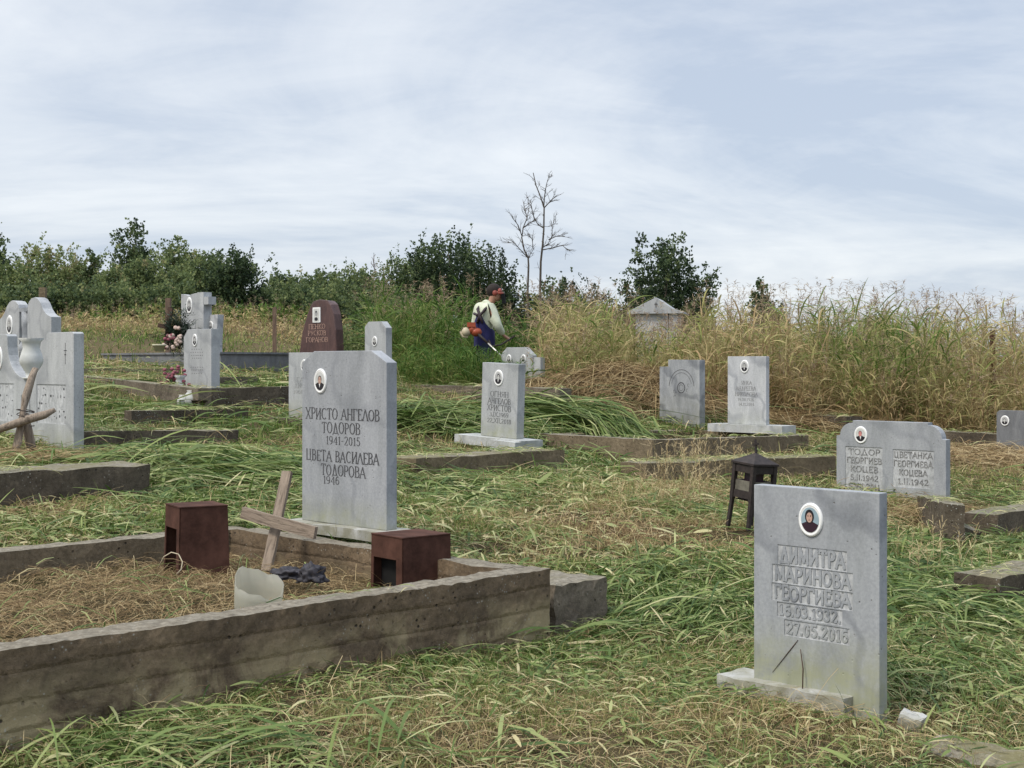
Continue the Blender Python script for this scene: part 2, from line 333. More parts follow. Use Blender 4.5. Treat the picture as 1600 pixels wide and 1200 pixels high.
# ------------------------------------------------------------------ shape helpers
def box_bm(bm, x0, x1, y0, y1, z0, z1, mat=0, M=None):
    vs_ = [bm.verts.new((M @ Vector(c)) if M else c) for c in ((x0,y0,z0),(x1,y0,z0),(x1,y1,z0),(x0,y1,z0),(x0,y0,z1),(x1,y0,z1),(x1,y1,z1),(x0,y1,z1))]
    for f in ((0,3,2,1),(4,5,6,7),(0,1,5,4),(1,2,6,5),(2,3,7,6),(3,0,4,7)):
        fc = bm.faces.new([vs_[i] for i in f]); fc.material_index = mat
    return vs_
def prism(outline, t, y0=0.0, bev=.004):
    """outline in local x,z; front at y0, back at y0+t"""
    bm = bmesh.new()
    a = [bm.verts.new((x, y0, z)) for x, z in outline]; b = [bm.verts.new((x, y0+t, z)) for x, z in outline]
    bm.faces.new(a); bm.faces.new(b[::-1]); n = len(a)
    for i in range(n): bm.faces.new((a[(i+1) % n], a[i], b[i], b[(i+1) % n]))
    if bev:
        bmesh.ops.recalc_face_normals(bm, faces=bm.faces)
        es = [e_ for e_ in bm.edges if len(e_.link_faces) == 2 and e_.calc_face_angle(0) > R(30)]
        bmesh.ops.bevel(bm, geom=es, offset=bev, segments=2, profile=.6, affect='EDGES', clamp_overlap=True)
    return bm
def chip(bm, seed, amt=.004, sc=9.0):
    from mathutils import noise as mn
    for v_ in bm.verts:
        n_ = mn.noise_vector(v_.co*sc+Vector((seed, 0, 0))); v_.co += n_*amt
def rough_box(x0, x1, y0, y1, z0, z1, res=.08, amt=.012, seed=0, ztop=None):
    """box with subdivided, slightly broken surface; ztop(x,y) may bend the top"""
    from mathutils import noise as mn
    bm = bmesh.new(); box_bm(bm, x0, x1, y0, y1, z0, z1)
    for ax, (a, b) in enumerate(((x0, x1), (y0, y1), (z0, z1))):
        k = max(1, int((b-a)/res))
        for i in range(1, k):
            co = [0, 0, 0]; co[ax] = a+(b-a)*i/k; no = [0, 0, 0]; no[ax] = 1
            bmesh.ops.bisect_plane(bm, geom=bm.verts[:]+bm.edges[:]+bm.faces[:], plane_co=co, plane_no=no)
    for v_ in bm.verts:
        c_ = v_.co.copy()
        edge = sum(1 for ax, (a, b) in enumerate(((x0, x1), (y0, y1), (z0, z1))) if abs(c_[ax]-a) < 1e-4 or abs(c_[ax]-b) < 1e-4)
        v_.co += mn.noise_vector(c_*4+Vector((seed, seed, 0)))*amt*(.3+.2*edge)
        v_.co += mn.noise_vector(c_*21+Vector((seed, seed, 3)))*amt*.85
        if edge >= 2 and c_.z > z1-1e-4: v_.co.z -= max(0, abs(mn.noise(c_*9))-.18)*amt*2.2
        if ztop: v_.co.z += (ztop(c_.x)-z1)*(c_.z-z0)/(z1-z0)
    return bm
def tube(bm, pts, radii, sides=8, mat=0, cap=True):
    pts = [Vector(q) for q in pts]; rings = []
    up = Vector((0, 0, 1))
    for i, q in enumerate(pts):
        d_ = (pts[min(i+1, len(pts)-1)]-pts[max(i-1, 0)]).normalized()
        a = d_.cross(up if abs(d_.z) < .9 else Vector((1, 0, 0))).normalized(); b = d_.cross(a)
        r = radii[i] if isinstance(radii, (list, tuple)) else radii
        rings.append([bm.verts.new(q+a*r*math.cos(2*math.pi*k/sides)+b*r*math.sin(2*math.pi*k/sides)) for k in range(sides)])
    for r0, r1 in zip(rings, rings[1:]):
        for k in range(sides):
            f = bm.faces.new((r0[k], r0[(k+1) % sides], r1[(k+1) % sides], r1[k])); f.material_index = mat; f.smooth = True
    if cap:
        for r_ in (rings[0], rings[-1]):
            f = bm.faces.new(r_); f.material_index = mat
def lathe(bm, prof, cx=0, cy=0, sides=20, mat=0):
    rings = [[bm.verts.new((cx+r*math.cos(2*math.pi*k/sides), cy+r*math.sin(2*math.pi*k/sides), z)) for k in range(sides)] for r, z in prof]
    for r0, r1 in zip(rings, rings[1:]):
        for k in range(sides):
            f = bm.faces.new((r0[k], r0[(k+1) % sides], r1[(k+1) % sides], r1[k])); f.material_index = mat; f.smooth = True
    for r_ in (rings[0], rings[-1]):
        if (r_[0].co-r_[sides//2].co).length > 1e-3: bm.faces.new(r_).material_index = mat
def ell(bm, cx, cz, rx, rz, y, mat=0, n=24, a0=0, a1=2*math.pi):
    full = abs(a1-a0-2*math.pi) < 1e-6
    k = n if full else n+1
    vs_ = [bm.verts.new((cx+rx*math.cos(a0+(a1-a0)*i/n), y, cz+rz*math.sin(a0+(a1-a0)*i/n))) for i in range(k)]
    f = bm.faces.new(vs_); f.material_index = mat; return f
def blob(bm, c, r, mat=0, seg=12, rings=8, M=None):
    geo = bmesh.ops.create_uvsphere(bm, u_segments=seg, v_segments=rings, radius=1)
    for v_ in geo['verts']:
        v_.co = Vector((v_.co.x*r[0], v_.co.y*r[1], v_.co.z*r[2]))
        if M: v_.co = M @ v_.co
        v_.co += Vector(c)
    for f in {f for v_ in geo['verts'] for f in v_.link_faces}: f.material_index = mat; f.smooth = True
# ------------------------------------------------------------------ lettering (own stroke alphabet)
def arc(cx, cy, rx, ry, a0, a1, n=10): return [(cx+rx*math.cos(R(a0+(a1-a0)*i/n)), cy+ry*math.sin(R(a0+(a1-a0)*i/n))) for i in range(n+1)]
G = {
'А': (.72, [[(.0,0),(.36,1)], [(.36,1),(.72,0)], [(.14,.34),(.59,.34)]], '0,72'),
'Б': (.6, [[(.1,0),(.1,1)], [(.1,1),(.55,1),(.55,.88)], [(.1,.56)]+arc(.28,.28,.27,.28,90,-90)+[(.1,0)]], ''),
'В': (.6, [[(.1,0),(.1,1)], [(.1,1)]+arc(.28,.77,.23,.23,90,-90)+[(.1,.54)], [(.1,.54)]+arc(.3,.27,.27,.27,90,-90)+[(.1,0)]], ''),
'Г': (.55, [[(.1,0),(.1,1)], [(.1,1),(.53,1),(.53,.82)]], 'b'),
'Д': (.74, [[(.0,-.17),(.0,.0),(.74,.0),(.74,-.17)], [(.12,0),(.36,1)], [(.36,1),(.62,0)]], ''),
'Е': (.56, [[(.1,0),(.1,1)], [(.1,1),(.53,1),(.53,.85)], [(.1,.53),(.42,.53)], [(.1,0),(.55,0),(.55,.15)]], ''),
'З': (.5, [arc(.22,.76,.24,.24,150,-90), arc(.22,.27,.27,.27,90,-150)], ''),
'И': (.72, [[(.1,0),(.1,1)], [(.62,0),(.62,1)], [(.1,.08),(.62,.92)]], 's'),
'К': (.66, [[(.1,0),(.1,1)], [(.6,1),(.14,.5)], [(.2,.55),(.64,0)]], 's'),
'Л': (.68, [[(.0,0),(.34,1)], [(.34,1),(.68,0)]], '0,68'),
'М': (.84, [[(.08,0),(.12,1)], [(.12,1),(.42,.12)], [(.42,.12),(.72,1)], [(.72,1),(.76,0)]], ''),
'Н': (.72, [[(.1,0),(.1,1)], [(.62,0),(.62,1)], [(.1,.52),(.62,.52)]], 's'),
'О': (.74, [arc(.37,.5,.33,.5,0,360,20)], ''),
'П': (.72, [[(.1,0),(.1,1)], [(.62,0),(.62,1)], [(.1,1),(.62,1)]], 's'),
'Р': (.58, [[(.1,0),(.1,1)], [(.1,1)]+arc(.28,.74,.26,.26,90,-90)+[(.1,.48)]], 'b'),
'С': (.68, [arc(.38,.5,.33,.5,48,312,16)], ''),
'Т': (.64, [[(.32,0),(.32,1)], [(.02,.84),(.02,1),(.62,1),(.62,.84)]], 'c'),
'У': (.66, [[(.02,1),(.36,.38)], [(.64,1),(.28,.06),(.1,.0)]], ''),
'Х': (.7, [[(.04,1),(.66,0)], [(.64,1),(.06,0)]], '4,66'),
'Ц': (.76, [[(.1,0),(.1,1)], [(.6,0),(.6,1)], [(.1,0),(.74,0),(.74,-.17)]], ''),
'Ч': (.62, [[(.08,1),(.08,.6)]+arc(.26,.6,.18,.15,180,270,6)+[(.54,.5)], [(.54,0),(.54,1)]], ''),
'Ю': (.9, [[(.1,0),(.1,1)], [(.1,.5),(.32,.5)], arc(.58,.5,.27,.5,0,360,18)], ''),
'Я': (.62, [[(.54,0),(.54,1)], [(.54,1)]+arc(.32,.74,.25,.26,90,270)+[(.54,.48)], [(.34,.48),(.04,0)]], ''),
'I': (.22, [[(.11,0),(.11,1)]], 'i'), 'X': (.7, [[(.04,1),(.66,0)], [(.64,1),(.06,0)]], '4,66'), 'V': (.7, [[(.04,1),(.35,0)], [(.35,0),(.66,1)]], ''),
'0': (.52, [arc(.26,.46,.2,.46,0,360,18)], ''), '1': (.34, [[(.06,.76),(.2,.92),(.2,0)], [(.08,0),(.32,0)]], ''),
'2': (.5, [arc(.24,.68,.2,.24,165,-20,9)+[(.04,0),(.46,0),(.46,.1)]], ''), '3': (.48, [arc(.2,.7,.2,.22,150,-80,9), arc(.2,.25,.24,.25,80,-150,10)], ''),
'4': (.54, [[(.4,0),(.4,.92)], [(.4,.92),(.03,.26),(.52,.26)]], ''), '5': (.48, [[(.44,.92),(.12,.92),(.09,.52)]+arc(.22,.3,.22,.29,110,-150,10)], ''),
'6': (.5, [[(.42,.9)]+arc(.26,.4,.21,.5,110,180,6), arc(.26,.28,.21,.28,0,360,14)], ''), '7': (.48, [[(.04,.8),(.04,.92),(.46,.92),(.18,0)]], ''),
'8': (.5, [arc(.25,.68,.18,.23,0,360,14), arc(.25,.23,.22,.24,0,360,14)], ''), '9': (.5, [arc(.24,.64,.21,.28,0,360,14), [(.08,.02)]+arc(.24,.52,.21,.5,-70,0,6)], ''),
'.': (.16, [[(.08,.0),(.08,.09)]], ''), '-': (.34, [[(.04,.42),(.3,.42)]], ''), ' ': (.34, [], ''),
}
def text_width(s, gap=.12): return sum(G[ch][0] for ch in s)+gap*(len(s)-1)
_lr = random.Random(77)
def text_bm(bm, s, xc, z0, h, width=None, y=-.0012, T=.135, t=.055, serif=True, depth=0.0, mat=0, left=None, skip=()):
    """letters on the plane y (front is -y); width in metres squeezes or stretches the line"""
    W = text_width(s); k = (width/(W*h)) if width else 1.0
    x = (xc-W*h*k/2) if left is None else left
    for ci, ch in enumerate(s):
        w, strokes, fl = G[ch]
        if ci not in skip:
            sts = [list(q) for q in strokes]; kx, kz, dz_ = _lr.uniform(.96, 1.04), _lr.uniform(.97, 1.03), _lr.gauss(0, .012)*h
            if serif:
                ext = []
                for q in strokes:
                    if len(q) == 2 and abs(q[0][0]-q[1][0]) < .06:
                        for e_ in q:
                            if e_[1] in (0, 1) and not (ch in 'ЕБВРПГЦТЧ' and e_[1] == 1 and ch in 'Т'): ext.append([(e_[0]-.12, e_[1]), (e_[0]+.12, e_[1])])
                    elif len(q) == 2 and ch in 'АЛХКXV':
                        for e_ in q:
                            if e_[1] == 0 or (ch in 'ХКXV' and e_[1] == 1): ext.append([(e_[0]-.13, e_[1]), (e_[0]+.13, e_[1])])
                sts += ext
            for q in sts:
                P_ = [Vector((x+a*h*k*kx, 0, z0+dz_+b*h*kz)) for a, b in q]
                wid = []
                Ls, Rs_ = [], []
                for i in range(len(P_)):
                    d_ = (P_[min(i+1, len(P_)-1)]-P_[max(i-1, 0)]); d_.normalize()
                    vert = abs(d_.z); sl_ = d_.x*d_.z
                    if serif: ww = t+(T-t)*(vert**1.5)*(.45 if sl_ > .25 and ch not in 'ОСВРЯ0235689' else 1)
                    else: ww = T
                    if ch == '.': ww = max(T, .1)
                    nrm = Vector((-d_.z, 0, d_.x))*ww*h/2
                    e0 = d_*(T*h*.3) if (not serif and i in (0, len(P_)-1)) else Vector()
                    if i == 0: e0 = -e0
                    Ls.append(P_[i]+nrm+e0); Rs_.append(P_[i]-nrm+e0)
                for yy in ([y] if depth == 0 else [y]):
                    a = [bm.verts.new((v_.x, yy, v_.z)) for v_ in Ls]; b = [bm.verts.new((v_.x, yy, v_.z)) for v_ in Rs_]
                    for i in range(len(a)-1): bm.faces.new((a[i], a[i+1], b[i+1], b[i])).material_index = mat
                    if depth:
                        a2 = [bm.verts.new((v_.x, yy+depth, v_.z)) for v_ in Ls]; b2 = [bm.verts.new((v_.x, yy+depth, v_.z)) for v_ in Rs_]
                        for i in range(len(a)-1):
                            bm.faces.new((a[i+1], a[i], a2[i], a2[i+1])); bm.faces.new((b[i], b[i+1], b2[i+1], b2[i]))
                        bm.faces.new((a[0], b[0], b2[0], a2[0])); bm.faces.new((b[-1], a[-1], a2[-1], b2[-1]))
                y -= .00002
        x += (w+.12)*h*k
def flat_bm(name, bm, mats, parent):      # lettering keeps its own winding
    me = bpy.data.meshes.new(name); bm.to_mesh(me); bm.free(); return link(name, me, mats, parent)
def cut(obj_bm, boxes, mats, name, parent):
    """slab with rectangular recesses"""
    bmesh.ops.recalc_face_normals(obj_bm, faces=obj_bm.faces)
    me = bpy.data.meshes.new(name); obj_bm.to_mesh(me); obj_bm.free(); o = link(name, me, mats)
    cb_ = bmesh.new()
    for b in boxes: box_bm(cb_, *b, mat=1)
    bmesh.ops.recalc_face_normals(cb_, faces=cb_.faces)
    cm = bpy.data.meshes.new('cutter'); cb_.to_mesh(cm); cb_.free(); co_ = link('cutter', cm, mats)
    md = o.modifiers.new('b', 'BOOLEAN'); md.object = co_; md.operation = 'DIFFERENCE'; md.solver = 'EXACT'
    dg = bpy.context.evaluated_depsgraph_get(); dg.update()
    nm = bpy.data.meshes.new_from_object(o.evaluated_get(dg)); o.modifiers.clear(); o.data = nm
    bpy.data.objects.remove(co_); o.parent = parent; return o
_pr = random.Random(8)
def portrait(parent, cx, cz, rx, rz, kind='man', y=0.0):
    bm = bmesh.new(); n = 28; rings = []
    for f, yy in ((1.0, 0), (1.0, -.006), (.93, -.011), (.86, -.012), (.80, -.009)):
        rings.append([bm.verts.new((cx+rx*f*math.cos(2*math.pi*i/n), y+yy, cz+rz*f*math.sin(2*math.pi*i/n))) for i in range(n)])
    for r0, r1 in zip(rings, rings[1:]):
        for k in range(n): bm.faces.new((r0[k], r0[(k+1) % n], r1[(k+1) % n], r1[k])).smooth = True
    bm.faces.new(rings[-1])
    o = from_bm('portrait_medallion', bm, M_ceram, parent)
    pal = {'man': [M_printback, M_printdark, M_printskin, M_printdark, M_ceram], 'scarf': [M_printblue, M_printred, M_printskin, M_printdark, M_printred],
           'pink': [M_printback, M_printdark, M_printpink, M_printdark, M_ceram], 'grey': [M_printgrey, M_printdark, M_printback, M_printdark, M_ceram]}[kind]
    bm = bmesh.new(); f = .74; y1 = y-.0105
    ell(bm, cx, cz, rx*f, rz*f, y1, 0)
    kx_, kz_, hs = _pr.uniform(-.06, .06)*rx, _pr.uniform(-.05, .04)*rz, _pr.uniform(.85, 1.15)
    vs_ = []
    for i in range(17):
        a = R(200+140*i/16); vs_.append(bm.verts.new((cx+rx*f*.99*math.cos(a), y1-.0004, cz+rz*f*.99*math.sin(a))))
    vs_ += [bm.verts.new((cx+rx*f*.28, y1-.0004, cz-rz*f*.12)), bm.verts.new((cx-rx*f*.28, y1-.0004, cz-rz*f*.12))]
    bm.faces.new(vs_).material_index = 1
    if kind != 'scarf': 
        vv = [bm.verts.new((cx+a*rx*f, y1-.0008, cz+b*rz*f)) for a, b in ((-.16, -.2), (.16, -.2), (0, -.72))]; bm.faces.new(vv).material_index = 4
    cx += kx_; cz += kz_
    ell(bm, cx, cz+rz*f*.22, rx*f*(.50 if kind == 'scarf' else .42*hs), rz*f*(.56 if kind == 'scarf' else .47*hs), y1-.0012, 3)
    ell(bm, cx, cz+rz*f*.14, rx*f*.33, rz*f*.40, y1-.0016, 2)
    for sgn in (-1, 1): ell(bm, cx+sgn*rx*f*.14, cz+rz*f*.24, rx*f*.06, rz*f*.035, y1-.002, 3, 8)
    for sgn in (-1, 1): ell(bm, cx+sgn*rx*f*.15, cz+rz*f*.31, rx*f*.09, rz*f*.018, y1-.002, 3, 8)
    ell(bm, cx, cz-rz*f*.06, rx*f*.10, rz*f*.025, y1-.002, 1, 8)
    ell(bm, cx, cz+rz*f*.08, rx*f*.05, rz*f*.05, y1-.002, 2, 8)
    me = bpy.data.meshes.new('portrait_photo'); bm.to_mesh(me); bm.free(); link('portrait_photo', me, pal, o)
    return o
def stone(key, name, label, cat='gravestone', roll=0.0, lean=0.0, group='headstones'):
    s = ST[key]; e_ = empty(name, (s.x, s.y, s.z), -R(s.yaw)); e_.rotation_euler = (R(lean), R(roll), -R(s.yaw))
    tag(e_, label, cat); return s, e_
def slab(e_, out, t, mat, bev=.004, name='slab', y0=0.0): return from_bm(name, prism(out, t, y0, bev), mat, e_)
def rect(x0, x1, z0, z1): return [(x0, z0), (x1, z0), (x1, z1), (x0, z1)]
FOOT = []                                   # footprints where no grass grows: centre, half sizes, angle
def foot(cx, cy, hx, hy, yaw): FOOT.append((cx, cy, hx, hy, R(yaw)))
def inscription(e_, lines, mat, **kw):
    bm = bmesh.new()
    for l in lines:
        text_bm(bm, *l[:4], **({'width': l[4]} if len(l) > 4 else {}), **kw)
    return flat_bm('inscription', bm, mat, e_)
for k_, s in ST.items(): foot(s.cx+.04*s.s, s.cy+.04*s.c, s.w/2+.01, .06, -s.yaw)
# ------------------------------------------------------------------ headstones
# 1 foreground right
s, e_ = stone('front', 'headstone', 'grey headstone with sunken name bands and a portrait of a woman in a headscarf')
w, h = s.w, s.h
bands = [('ДИМИТРА', .20, .755, .605, .10), ('МАРИНОВА', .155, .80, .510, .093), ('ГЕОРГИЕВА', .15, .80, .418, .090), ('16.03.1932.', .195, .72, .338, .076), ('27.05.2016', .255, .775, .248, .082)]
cut(prism(rect(0, w, -.1, h), .065, 0, .003), [(a*w, b*w, -.01, .0045, z*h, (z+hh)*h) for _, a, b, z, hh in bands], [M_blue, M_rough], 'slab', e_)
bm = bmesh.new()
for tx, a, b, z, hh in bands: text_bm(bm, tx, (a+b)/2*w, z*h+.012, hh*h*.74, width=(b-a)*w*.93, y=.0006, T=.19, serif=False, depth=.0042)
flat_bm('inscription', bm, M_blue, e_)
portrait(e_, .475*w, .845*h, .062, .075, 'scarf')
bm = rough_box(-.16, w*.80, -.065, .14, -.16, .004, .05, .006, 3)
from_bm('base', bm, M_base, e_)
bm = bmesh.new(); tube(bm, [(.37*w, -.002, .235*h), (.33*w, -.002, .20*h), (.16*w, -.003, .05*h)], [.0012, .0025, .001], 5)
tube(bm, [(.405*w, -.016, .195*h), (.43*w, -.02, .1*h), (.44*w, -.035, -.02)], [.002, .003, .003], 5)
twig = from_bm('dry_twig', bm, M_woodd); twig.location = e_.location; twig.rotation_euler = e_.rotation_euler
tag(twig, 'thin dry twigs leaning against the face of the foreground marble headstone', 'twig')
# 2 main left
s, e_ = stone('main', 'headstone', 'tall grey headstone with clipped upper corners and dark serif names behind the rusty boxes')
w, h = s.w, s.h
slab(e_, [(0, 0), (w, 0), (w, h-.075), (w-.15, h), (.13, h), (0, h-.075)], .085, M_grey, .004)
inscription(e_, [('ХРИСТО АНГЕЛОВ', .485*w, .605*h, .062*h, .87*w), ('ТОДОРОВ', .475*w, .525*h, .062*h, .45*w), ('1941-2015', .50*w, .460*h, .050*h, .40*w),
    ], M_ink, T=.15, t=.06)
inscription(e_, [('ЦВЕТА ВАСИЛЕВА', .485*w, .360*h, .062*h, .86*w), ('ТОДОРОВА', .50*w, .280*h, .062*h, .52*w), ('1946', .36*w, .240*h-.012, .048*h, .19*w)], M_ink, T=.15, t=.06)
portrait(e_, .235*w, .825*h, .066, .082, 'man')
bm = rough_box(-.10, w+.16, -.09, .16, -.065, -.001, .07, .004, 8); from_bm('base', bm, M_base, e_)
# 3 slanted small
s, e_ = stone('slant', 'headstone', 'small pale headstone tilted to one side on a white foot behind a mossy kerb', roll=2.2)
w, h = s.w, s.h
slab(e_, rect(0, w, 0, h), .11, M_pale)
inscription(e_, [('ОГНЯН', .50*w, .545*h, .072*h, .50*w), ('АНГЕЛОВ', .50*w, .450*h, .075*h, .63*w), ('ХРИСТОВ', .50*w, .355*h, .078*h, .66*w), ('3.IX.1969', .50*w, .275*h, .060*h, .52*w), ('22.XII.2018', .51*w, .190*h, .062*h, .66*w)], M_ink, T=.13)
portrait(e_, .47*w, .80*h, .072, .088, 'grey')
bm = bmesh.new(); box_bm(bm, -.27, w+.20, -.14, .20, -.10, -.002); box_bm(bm, w-.16, w+.22, -.24, -.142, -.12, -.012); from_bm('base', bm, M_white, e_)
# 4 white veined
s, e_ = stone('white', 'headstone', 'white veined marble headstone on a white block at the end of the raised tan kerb')
w, h = s.w, s.h
slab(e_, rect(0, w, 0, h), .07, M_white)
inscription(e_, [('ЯНКА', .50*w, .58*h, .058*h, .27*w), ('АНДРЕЕВА', .48*w, .50*h, .058*h, .52*w), ('НИКОЛОВА', .49*w, .415*h, .058*h, .58*w), ('19.08.1926', .48*w, .345*h, .045*h, .42*w), ('14.11.2014', .49*w, .275*h, .045*h, .40*w)], M_ink2, T=.14)
portrait(e_, .45*w, .85*h, .066, .082, 'grey')
bm = bmesh.new(); box_bm(bm, -.24, w+.30, -.10, .20, -.10, -.001); from_bm('base', bm, M_white, e_)
# 5 streaked with carved icon
s, e_ = stone('icon', 'headstone', 'streaked grey marble headstone with a carved arch and oval, a narrow slab on its flank')
w, h = s.w, s.h
slab(e_, [(0, -.1), (w, -.1), (w, h-.005), (0, h)], .12, M_icon)
slab(e_, rect(-.155, -.004, -.1, h*.89), .11, M_icon, .003, 'side_slab', .01)
bm = bmesh.new()
def ring(cx, cz, rx, rz, wd, a0=0, a1=360, y=-.0012, n=26):
    A = [bm.verts.new((cx+(rx+wd/2)*math.cos(R(a0+(a1-a0)*i/n)), y, cz+(rz+wd/2)*math.sin(R(a0+(a1-a0)*i/n)))) for i in range(n+1)]
    B = [bm.verts.new((cx+(rx-wd/2)*math.cos(R(a0+(a1-a0)*i/n)), y, cz+(rz-wd/2)*math.sin(R(a0+(a1-a0)*i/n)))) for i in range(n+1)]
    for i in range(n): bm.faces.new((A[i], A[i+1], B[i+1], B[i]))
ring(.42*w, .56*h, .06, .068, .014); ring(.42*w, .56*h, .035, .04, .006); ring(.43*w, .56*h, .21, .24, .008, 5, 175); ring(.43*w, .56*h, .17, .2, .005, 15, 165)
for i, (a, b) in enumerate(((.22, .42), (.25, .47), (.2, .5), (.62, .52), (.66, .60))):
    ring(a*w, b*h, .018, .02, .005, 20*i, 200+20*i, n=8)
flat_bm('carving', bm, M_ink, e_)
# 6 double right
s, e_ = stone('double', 'headstone', 'wide grey double headstone with stepped rounded shoulders and two sunken chiselled text panels')
w, h = s.w, s.h
sh = []
r_ = .13
def shoulder(x0, sgn):
    q = [(x0, h-.155), (x0+sgn*.04, h-.150)]
    q += [(x0+sgn*(.04+r_*(1-math.cos(R(a)))), h-.150+.125*math.sin(R(a))) for a in range(10, 91, 16)]
    q += [(x0+sgn*(.04+r_+.012), h-.025), (x0+sgn*(.04+r_+.012), h)]
    return q
outl = [(0, -.12), (w, -.12)] + shoulder(w, -1) + shoulder(0, 1)[::-1]
pan = [(.085*w, .435*w, .14*h, .68*h), (.53*w, .895*w, .22*h, .67*h)]
cut(prism(outl, .085, 0, .003), [(a, b, -.01, .007, z0, z1) for a, b, z0, z1 in pan], [M_grey, M_rough], 'slab', e_)
bm = bmesh.new()
for k_, (tx, ww) in enumerate((('ТОДОР', .30), ('ГЕОРГИЕВ', .325), ('КОЦЕВ', .26), ('5.II.1942', .26), ('5.VII.2011', .29))):
    text_bm(bm, tx, .262*w, (.585-.105*k_)*h, .068*h, width=ww*w, y=.0035, T=.16, serif=False, depth=.0034)
flat_bm('inscription', bm, M_ink2, e_); bm = bmesh.new()
for k_, (tx, ww) in enumerate((('ЦВЕТАНКА', .34), ('ГЕОРГИЕВА', .345), ('КОЦЕВА', .25), ('1.II.1942', .27))):
    text_bm(bm, tx, .71*w, (.575-.105*k_)*h, .068*h, width=ww*w, y=.0035, T=.16, serif=False, depth=.0034)
flat_bm('inscription', bm, M_ink2, e_)
portrait(e_, .235*w, .825*h, .072, .084, 'pink')
from_bm('base', rough_box(-.02, w+.04, -.06, .13, -.22, -.055, .1, .006, 12), M_con2, e_)
# 7 far right, partly out of frame
s, e_ = stone('edge', 'headstone', 'low dark grey headstone sunk in dry grass at the right border of the picture')
w, h = s.w, s.h
slab(e_, [(0, -.15), (w, -.15), (w, h-.03), (w-.03, h), (.035, h), (0, h-.03)], .08, M_slate)
portrait(e_, .20*w, h-.13, .058, .066, 'grey')
# 8 double one in front of the worker
s, e_ = stone('worker', 'headstone', 'pale double headstone with two small portraits right in front of the man')
w, h = s.w, s.h
slab(e_, [(0, -.15), (w, -.15), (w, h-.12), (w-.16, h), (.12, h), (0, h-.10)], .09, M_pale)
slab(e_, rect(w+.004, w+.15, -.15, h*.76), .09, M_pale, .003, 'side_slab', .012)
portrait(e_, .26*w, .73*h, .05, .062, 'grey'); portrait(e_, .72*w, .73*h, .05, .062, 'grey')
# 9 pale behind main
s, e_ = stone('pale', 'headstone', 'narrow pale headstone with clipped corners rising behind the tall one with dark names')
w, h = s.w, s.h
slab(e_, [(0, -.1), (w, -.1), (w, h-.09), (w-.10, h), (.08, h), (0, h-.07)], .11, M_pale)
portrait(e_, .48*w, .70*h, .055, .07, 'grey')
# 10 red granite
s, e_ = stone('red', 'headstone', 'reddish brown rough edged granite headstone with a rectangular white framed photo')
w, h = s.w, s.h
oo = [(0, -.1), (w, -.1), (w+.015, .35*h), (w+.005, .60*h), (w-.05, .80*h), (w-.13, .93*h), (w-.21, .985*h), (w*.56, h), (.40*w, .985*h), (.31*w, .93*h), (.20*w, .80*h), (.08*w, .58*h), (.0, .32*h)]
bm = prism(oo, .16, 0, .012); chip(bm, 3, .012, 12); from_bm('slab', bm, M_red, e_)
bm = bmesh.new(); box_bm(bm, .39*w, .60*w, -.013, .012, .70*h, .90*h); o_ = from_bm('photo_frame', bm, M_ceram, e_)
bm = bmesh.new(); box_bm(bm, .415*w, .575*w, -.0165, -.014, .715*h, .885*h); ell(bm, .495*w, .82*h, .03, .045, -.018, 1); ell(bm, .495*w, .745*h, .045, .03, -.0175, 1); ell(bm, .495*w, .81*h, .02, .033, -.019, 2)
me = bpy.data.meshes.new('portrait_photo'); bm.to_mesh(me); bm.free(); link('portrait_photo', me, [M_printback, M_printdark, M_printgrey], o_)
inscription(e_, [('ПЕНКО', .50*w, .615*h, .062*h, .46*w), ('РУСКОВ', .50*w, .53*h, .062*h, .50*w), ('ГОРАНОВ', .50*w, .44*h, .062*h, .60*w)], M_inkb, y=-.006)
# 11 half hidden
s, e_ = stone('half', 'headstone', 'pale headstone on a thin concrete foot, mostly hidden by the tall clipped-corner one')
w, h = s.w, s.h
slab(e_, rect(0, w, 0, h), .08, M_pale)
inscription(e_, [('ГА', .34*w, .55*h, .065*h, .2*w), ('ДИЧ', .32*w, .46*h, .065*h, .28*w), ('1968 -', .34*w, .37*h, .055*h, .38*w)], M_ink2)
portrait(e_, .46*w, .80*h, .058, .07, 'grey')
bm = bmesh.new(); box_bm(bm, -.16, w+.14, -.16, .18, -.10, -.001); from_bm('base', bm, M_con2, e_)
# 12 middle left
s, e_ = stone('mid', 'headstone', 'white headstone with one clipped corner standing behind round pale vases')
w, h = s.w, s.h
slab(e_, [(0, -.15), (w, -.15), (w, h), (.10, h), (0, h-.10)], .13, M_pale)
bm = bmesh.new()
for k_, (a, b) in enumerate(((.70, .42), (.655, .50), (.61, .46), (.57, .38), (.44, .50), (.40, .46), (.35, .42))):
    n_ = 5+k_ % 3; x0 = (.5-b/2)*w; 
    for j in range(n_):                       # worn, unreadable lines of lettering
        xa = x0+b*w*j/n_; ell(bm, xa+.015, a*h+.01, .013, .008, -.0012, 0, 6)
flat_bm('inscription', bm, M_ink2, e_)
portrait(e_, .42*w, .84*h, .055, .082, 'grey')
